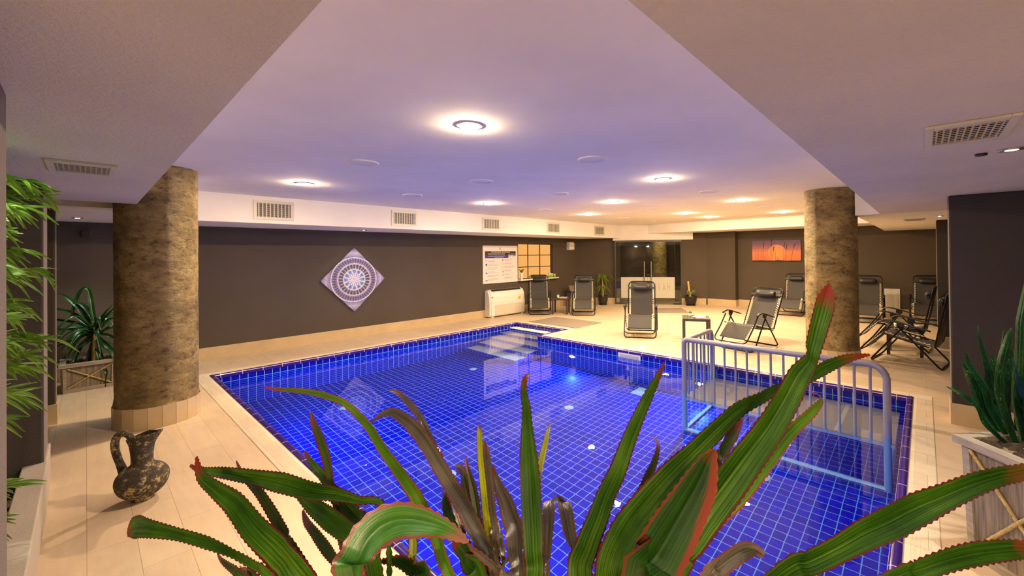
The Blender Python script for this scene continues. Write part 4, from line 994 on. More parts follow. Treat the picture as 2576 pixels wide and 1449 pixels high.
for x, h, lb in ((9.80, .155, 'tallest pale green candle glass on the window sill'), (9.91, .125, 'middle green candle glass on the window sill'), (10.04, .10, 'shortest green candle glass, rightmost on the window sill')):
    q = MB(); q.lathe([(.040, 0), (.044, .006), (.046, h), (.041, h), (.040, h - .02), (.002, h - .022)], 20); o = q.build('candle_glass', M['candle']); o.location = (x, 9.0, .985); tag(o, lb, 'candle', 'green candle glasses on the window sill')

# bin
bn = thing('litter_bin', 'steel litter bin with peaked lid behind the lounger by the yucca', 'bin', (10.62, 8.72, 0), R(-20))
q = MB(); q.box(-.16, -.16, .0, .16, .16, .50); q.build('body', M['steel'], bn, bevel=.006)
q = MB(); q.box(-.163, -.163, .455, .163, .163, .505); q.build('blue_band', plain('blue_band', (.03, .035, .20), .4, bmp=0), bn)
q = MB(); ext(q, [(-.16, .505), (.16, .505), (0, .69)], -.16, .16); q.build('lid', M['steel'], bn, bevel=.004)

# yucca pot and stump pot by the door
def pot(parent, r0, r1, h, mat_):
    q = MB(); q.lathe([(r0 * .82, .02), (r0 * .9, .0), (r0 * 1.05, .0), (r0 * 1.05, .022), (r0 * .85, .024)], 28); q.build('saucer', mat_, parent)
    q = MB(); q.lathe([(r0 * .8, .022), (r0, .06), (r1, h * .62), (r1 * 1.0, h * .86), (r1 * 1.06, h * .9), (r1 * 1.06, h), (r1 * .92, h), (r1 * .9, h * .9)], 32); q.build('pot', mat_, parent)
    q = MB(); q.disc((0, 0, h * .91), r1 * .92, 1, 24); q.build('soil', M['soil'], parent)
yu = thing('potted_yucca', 'arching yellow green yucca in a black pot left of the glass door', 'potted plant', (11.55, 8.16, 0))
pot(yu, .135, .165, .30, M['pot_black'])
q = MB(); q.tube([(0, 0, .26), (.01, 0, .5), (0, .01, .82)], [.028, .024, .020], 8); q.tube([(.03, .03, .26), (.05, .04, .55)], .018, 8); q.build('stem', M['bamboo_stem'], yu)
q = MB()
for i in range(64):
    a = rnd.uniform(0, 6.28); top_ = i < 42; z0 = .80 if top_ else .54; l_ = rnd.uniform(.28, .44) * (1 if top_ else .75); up_ = rnd.uniform(.05, .28) * (1 if top_ else .6)
    c_, s2 = math.cos(a), math.sin(a); dr_ = rnd.uniform(.05, .34); toward = c_ * WN.x + s2 * WN.y
    if toward < 0: l_ = min(l_, .22 / -toward)
    q.blade([(c_ * l_, s2 * l_, z0 + up_ - dr_, .002), (c_ * l_ * .8, s2 * l_ * .8, z0 + up_ - dr_ * .45, .013), (c_ * l_ * .45, s2 * l_ * .45, z0 + up_ * .95, .019), (c_ * .04, s2 * .04, z0 + .03, .010)], (c_ * .3, s2 * .3, 1), .3, per=.03)
q.build('foliage', M['palm'], yu)
sp_ = thing('potted_stump', 'black pot with a cut cane stump right of the glass door', 'potted plant', (13.08, 5.74, 0))
pot(sp_, .15, .185, .31, M['black_plastic'])
q = MB(); q.tube([(.0, .02, .27), (-.01, .05, .50), (-.02, .075, .79)], [.036, .034, .033], 12); q.build('stump', M['stump'], sp_)
q = MB()
for a, l_, z0 in ((2.2, .13, .34), (2.7, .15, .38), (1.7, .12, .40), (5.4, .15, .40), (5.0, .11, .36), (3.1, .12, .30), (2.4, .10, .31)):
    q.blade([(math.cos(a) * l_, math.sin(a) * l_, z0 + .03, .003), (math.cos(a) * l_ * .7, math.sin(a) * l_ * .7, z0 + .09, .028), (math.cos(a) * l_ * .4, math.sin(a) * l_ * .4, z0 + .06, .02), (0, .03, z0 - .04, .004)], (-.6, -.6, .6), .2, per=.02)
q.build('foliage', M['palm'], sp_)

# clay jug
jg = thing('clay_jug', 'weathered dark clay jug with big handle on the deck', 'jug', (.262, 4.19, 0), R(-41))
m, nt, out = nodes_of('weathered_clay'); v = objco(nt)
n1 = noise(nt, v, 24, 9, .76); n2 = noise(nt, v, 85, 5, .7); n3 = noise(nt, v, 4, 3)
f = mth(nt, 'ADD', mth(nt, 'MULTIPLY', n1, .6), mth(nt, 'ADD', mth(nt, 'MULTIPLY', n2, .22), mth(nt, 'MULTIPLY', n3, .2)))
cc = ramp(nt, f, [(.36, (.022, .016, .010)), (.50, (.065, .050, .036)), (.545, (.13, .10, .05)), (.565, (.50, .41, .20)), (.70, (.64, .55, .34))])
p = principled(nt, out, cc.outputs[0], .85); bump(nt, p, f, 1.0, .02); M['clay'] = m
q = MB()
def spout(p, a, z):
    if z > .38:
        k_ = (z - .38) / .09; w_ = max(0, math.cos(a)) ** 6
        pinch = 1 - .22 * k_ * (math.sin(a) ** 2)
        return (p[0] * 1.0 + w_ * .055 * k_, p[1] * pinch, p[2] + w_ * .028 * k_ - .03 * k_ * max(0, -math.cos(a)))
    return p
prof = [(.002, .004), (.068, .0), (.078, .006), (.080, .02), (.088, .028), (.128, .045), (.163, .075), (.184, .115), (.189, .150), (.178, .185), (.148, .215), (.110, .236), (.088, .248), (.078, .265), (.077, .30), (.082, .35), (.092, .40), (.104, .435), (.110, .452), (.105, .462), (.094, .455), (.080, .42), (.068, .35), (.062, .28), (.05, .2), (.002, .15)]
prof = [(r_ * .76, z_) for r_, z_ in prof]
fine_prof = []
for i in range(len(prof) - 1):
    p0, p1, p2, p3 = prof[max(0, i - 1)], prof[i], prof[i + 1], prof[min(len(prof) - 1, i + 2)]
    for k_ in range(4):
        t_ = k_ / 4
        fine_prof.append(tuple(max(.001, .5 * (2 * b1 + (c1 - a1) * t_ + (2 * a1 - 5 * b1 + 4 * c1 - d1) * t_ * t_ + (3 * b1 - a1 - 3 * c1 + d1) * t_ ** 3)) for a1, b1, c1, d1 in zip(p0, p1, p2, p3)))
prof = fine_prof + [prof[-1]]
q.lathe(prof, 72, warp=spout); q.build('body', M['clay'], jg)
q = MB(); hk = [(-.066, .425), (-.085, .455), (-.118, .470), (-.152, .455), (-.170, .415), (-.170, .36), (-.155, .30), (-.135, .245), (-.118, .195)]
hp = []
for i in range(len(hk) - 1):
    p0, p1, p2, p3 = hk[max(0, i - 1)], hk[i], hk[i + 1], hk[min(len(hk) - 1, i + 2)]
    for k_ in range(4):
        t_ = k_ / 4; x_, z_ = (.5 * (2 * b1 + (c1 - a1) * t_ + (2 * a1 - 5 * b1 + 4 * c1 - d1) * t_ * t_ + (3 * b1 - a1 - 3 * c1 + d1) * t_ ** 3) for a1, b1, c1, d1 in zip(p0, p1, p2, p3)); hp.append((x_, 0, z_))
hp.append((hk[-1][0], 0, hk[-1][1]))
q.tube(hp, [.019 + .004 * math.sin(math.pi * i / (len(hp) - 1)) + .008 * max(0, i / (len(hp) - 1) - .8) / .2 for i in range(len(hp))], 16); q.build('handle', M['clay'], jg)

# wooden planters with rope crosses
def planter(name_label, loc, rz, wt, wb, h, soil=True):
    r_ = thing('wooden_planter', name_label, 'planter', loc, rz, 'tapered wooden planters with rope crosses')
    q = MB(); a, b2 = wb / 2, wt / 2 - .035
    q.add([(-a, -a, 0), (a, -a, 0), (a, a, 0), (-a, a, 0), (-b2, -b2, h - .04), (b2, -b2, h - .04), (b2, b2, h - .04), (-b2, b2, h - .04)], [(3, 2, 1, 0), (0, 1, 5, 4), (1, 2, 6, 5), (2, 3, 7, 6), (3, 0, 4, 7), (4, 5, 6, 7)])
    q.build('body', M['wood'], r_)
    q = MB(); o_ = wt / 2; i_ = wt / 2 - .06
    q.box(-o_, -o_, h - .045, o_, -i_, h); q.box(-o_, i_, h - .045, o_, o_, h); q.box(-o_, -i_, h - .045, -i_, i_, h); q.box(i_, -i_, h - .045, o_, i_, h); q.build('rim', M['wood_rim'], r_, bevel=.004)
    for k_ in range(4):
        rot = Matrix.Rotation(k_ * math.pi / 2, 4, 'Z')
        def fp(u, z, o2=.0):
            w_ = a + (b2 - a) * z / (h - .04); p_ = rot @ Vector((u * w_, -w_ - o2, z)); return (p_.x, p_.y, p_.z)
        q = MB()
        for s in (-1, 1):
            vs = [fp(s * 1.0, .0, .012), fp(s * .86, .0, .012), fp(s * .86, h - .045, .012), fp(s * 1.0, h - .045, .012), fp(s * 1.0, .0, -.005), fp(s * .86, .0, -.005), fp(s * .86, h - .045, -.005), fp(s * 1.0, h - .045, -.005)]
            q.add(vs, [(0, 1, 2, 3), (0, 4, 5, 1), (1, 5, 6, 2), (2, 6, 7, 3), (3, 7, 4, 0)])
        q.add([fp(-.86, .0, .010), fp(.86, .0, .010), fp(.86, .05, .010), fp(-.86, .05, .010), fp(-.86, .05, -.004), fp(.86, .05, -.004)], [(0, 1, 2, 3), (3, 2, 5, 4)])
        q.build('stile', M['wood_rim'], r_)
        q = MB()
        for s in (-1, 1):
            pts = [fp(s * (-.84 + 1.68 * i / 40), .06 + (h - .12) * i / 40, .011 + .0015 * (i % 2) + (.006 if s > 0 and 17 < i < 23 else 0)) for i in range(41)]
            q.tube(pts, [.0085 + .0015 * (i % 2) for i in range(41)], 7)
        q.build('rope', M['rope'], r_)
    q = MB(); n = 18; i2 = i_ - .001
    vs = [(-i2 + 2 * i2 * i / n, -i2 + 2 * i2 * j / n, h - .035 + rnd.uniform(-.03, .028)) for j in range(n + 1) for i in range(n + 1)]
    q.add(vs, [(j * (n + 1) + i, j * (n + 1) + i + 1, (j + 1) * (n + 1) + i + 1, (j + 1) * (n + 1) + i) for j in range(n) for i in range(n)]); q.build('soil', M['soil'], r_)
    return r_
planter('larger tapered wooden planter under the snake plant', (3.275, -.53, 0), R(45), .60, .50, .655)
planter('small tapered wooden planter under the leafy plant behind the left column', (.03, 8.45, 0), 0, .53, .45, .37)
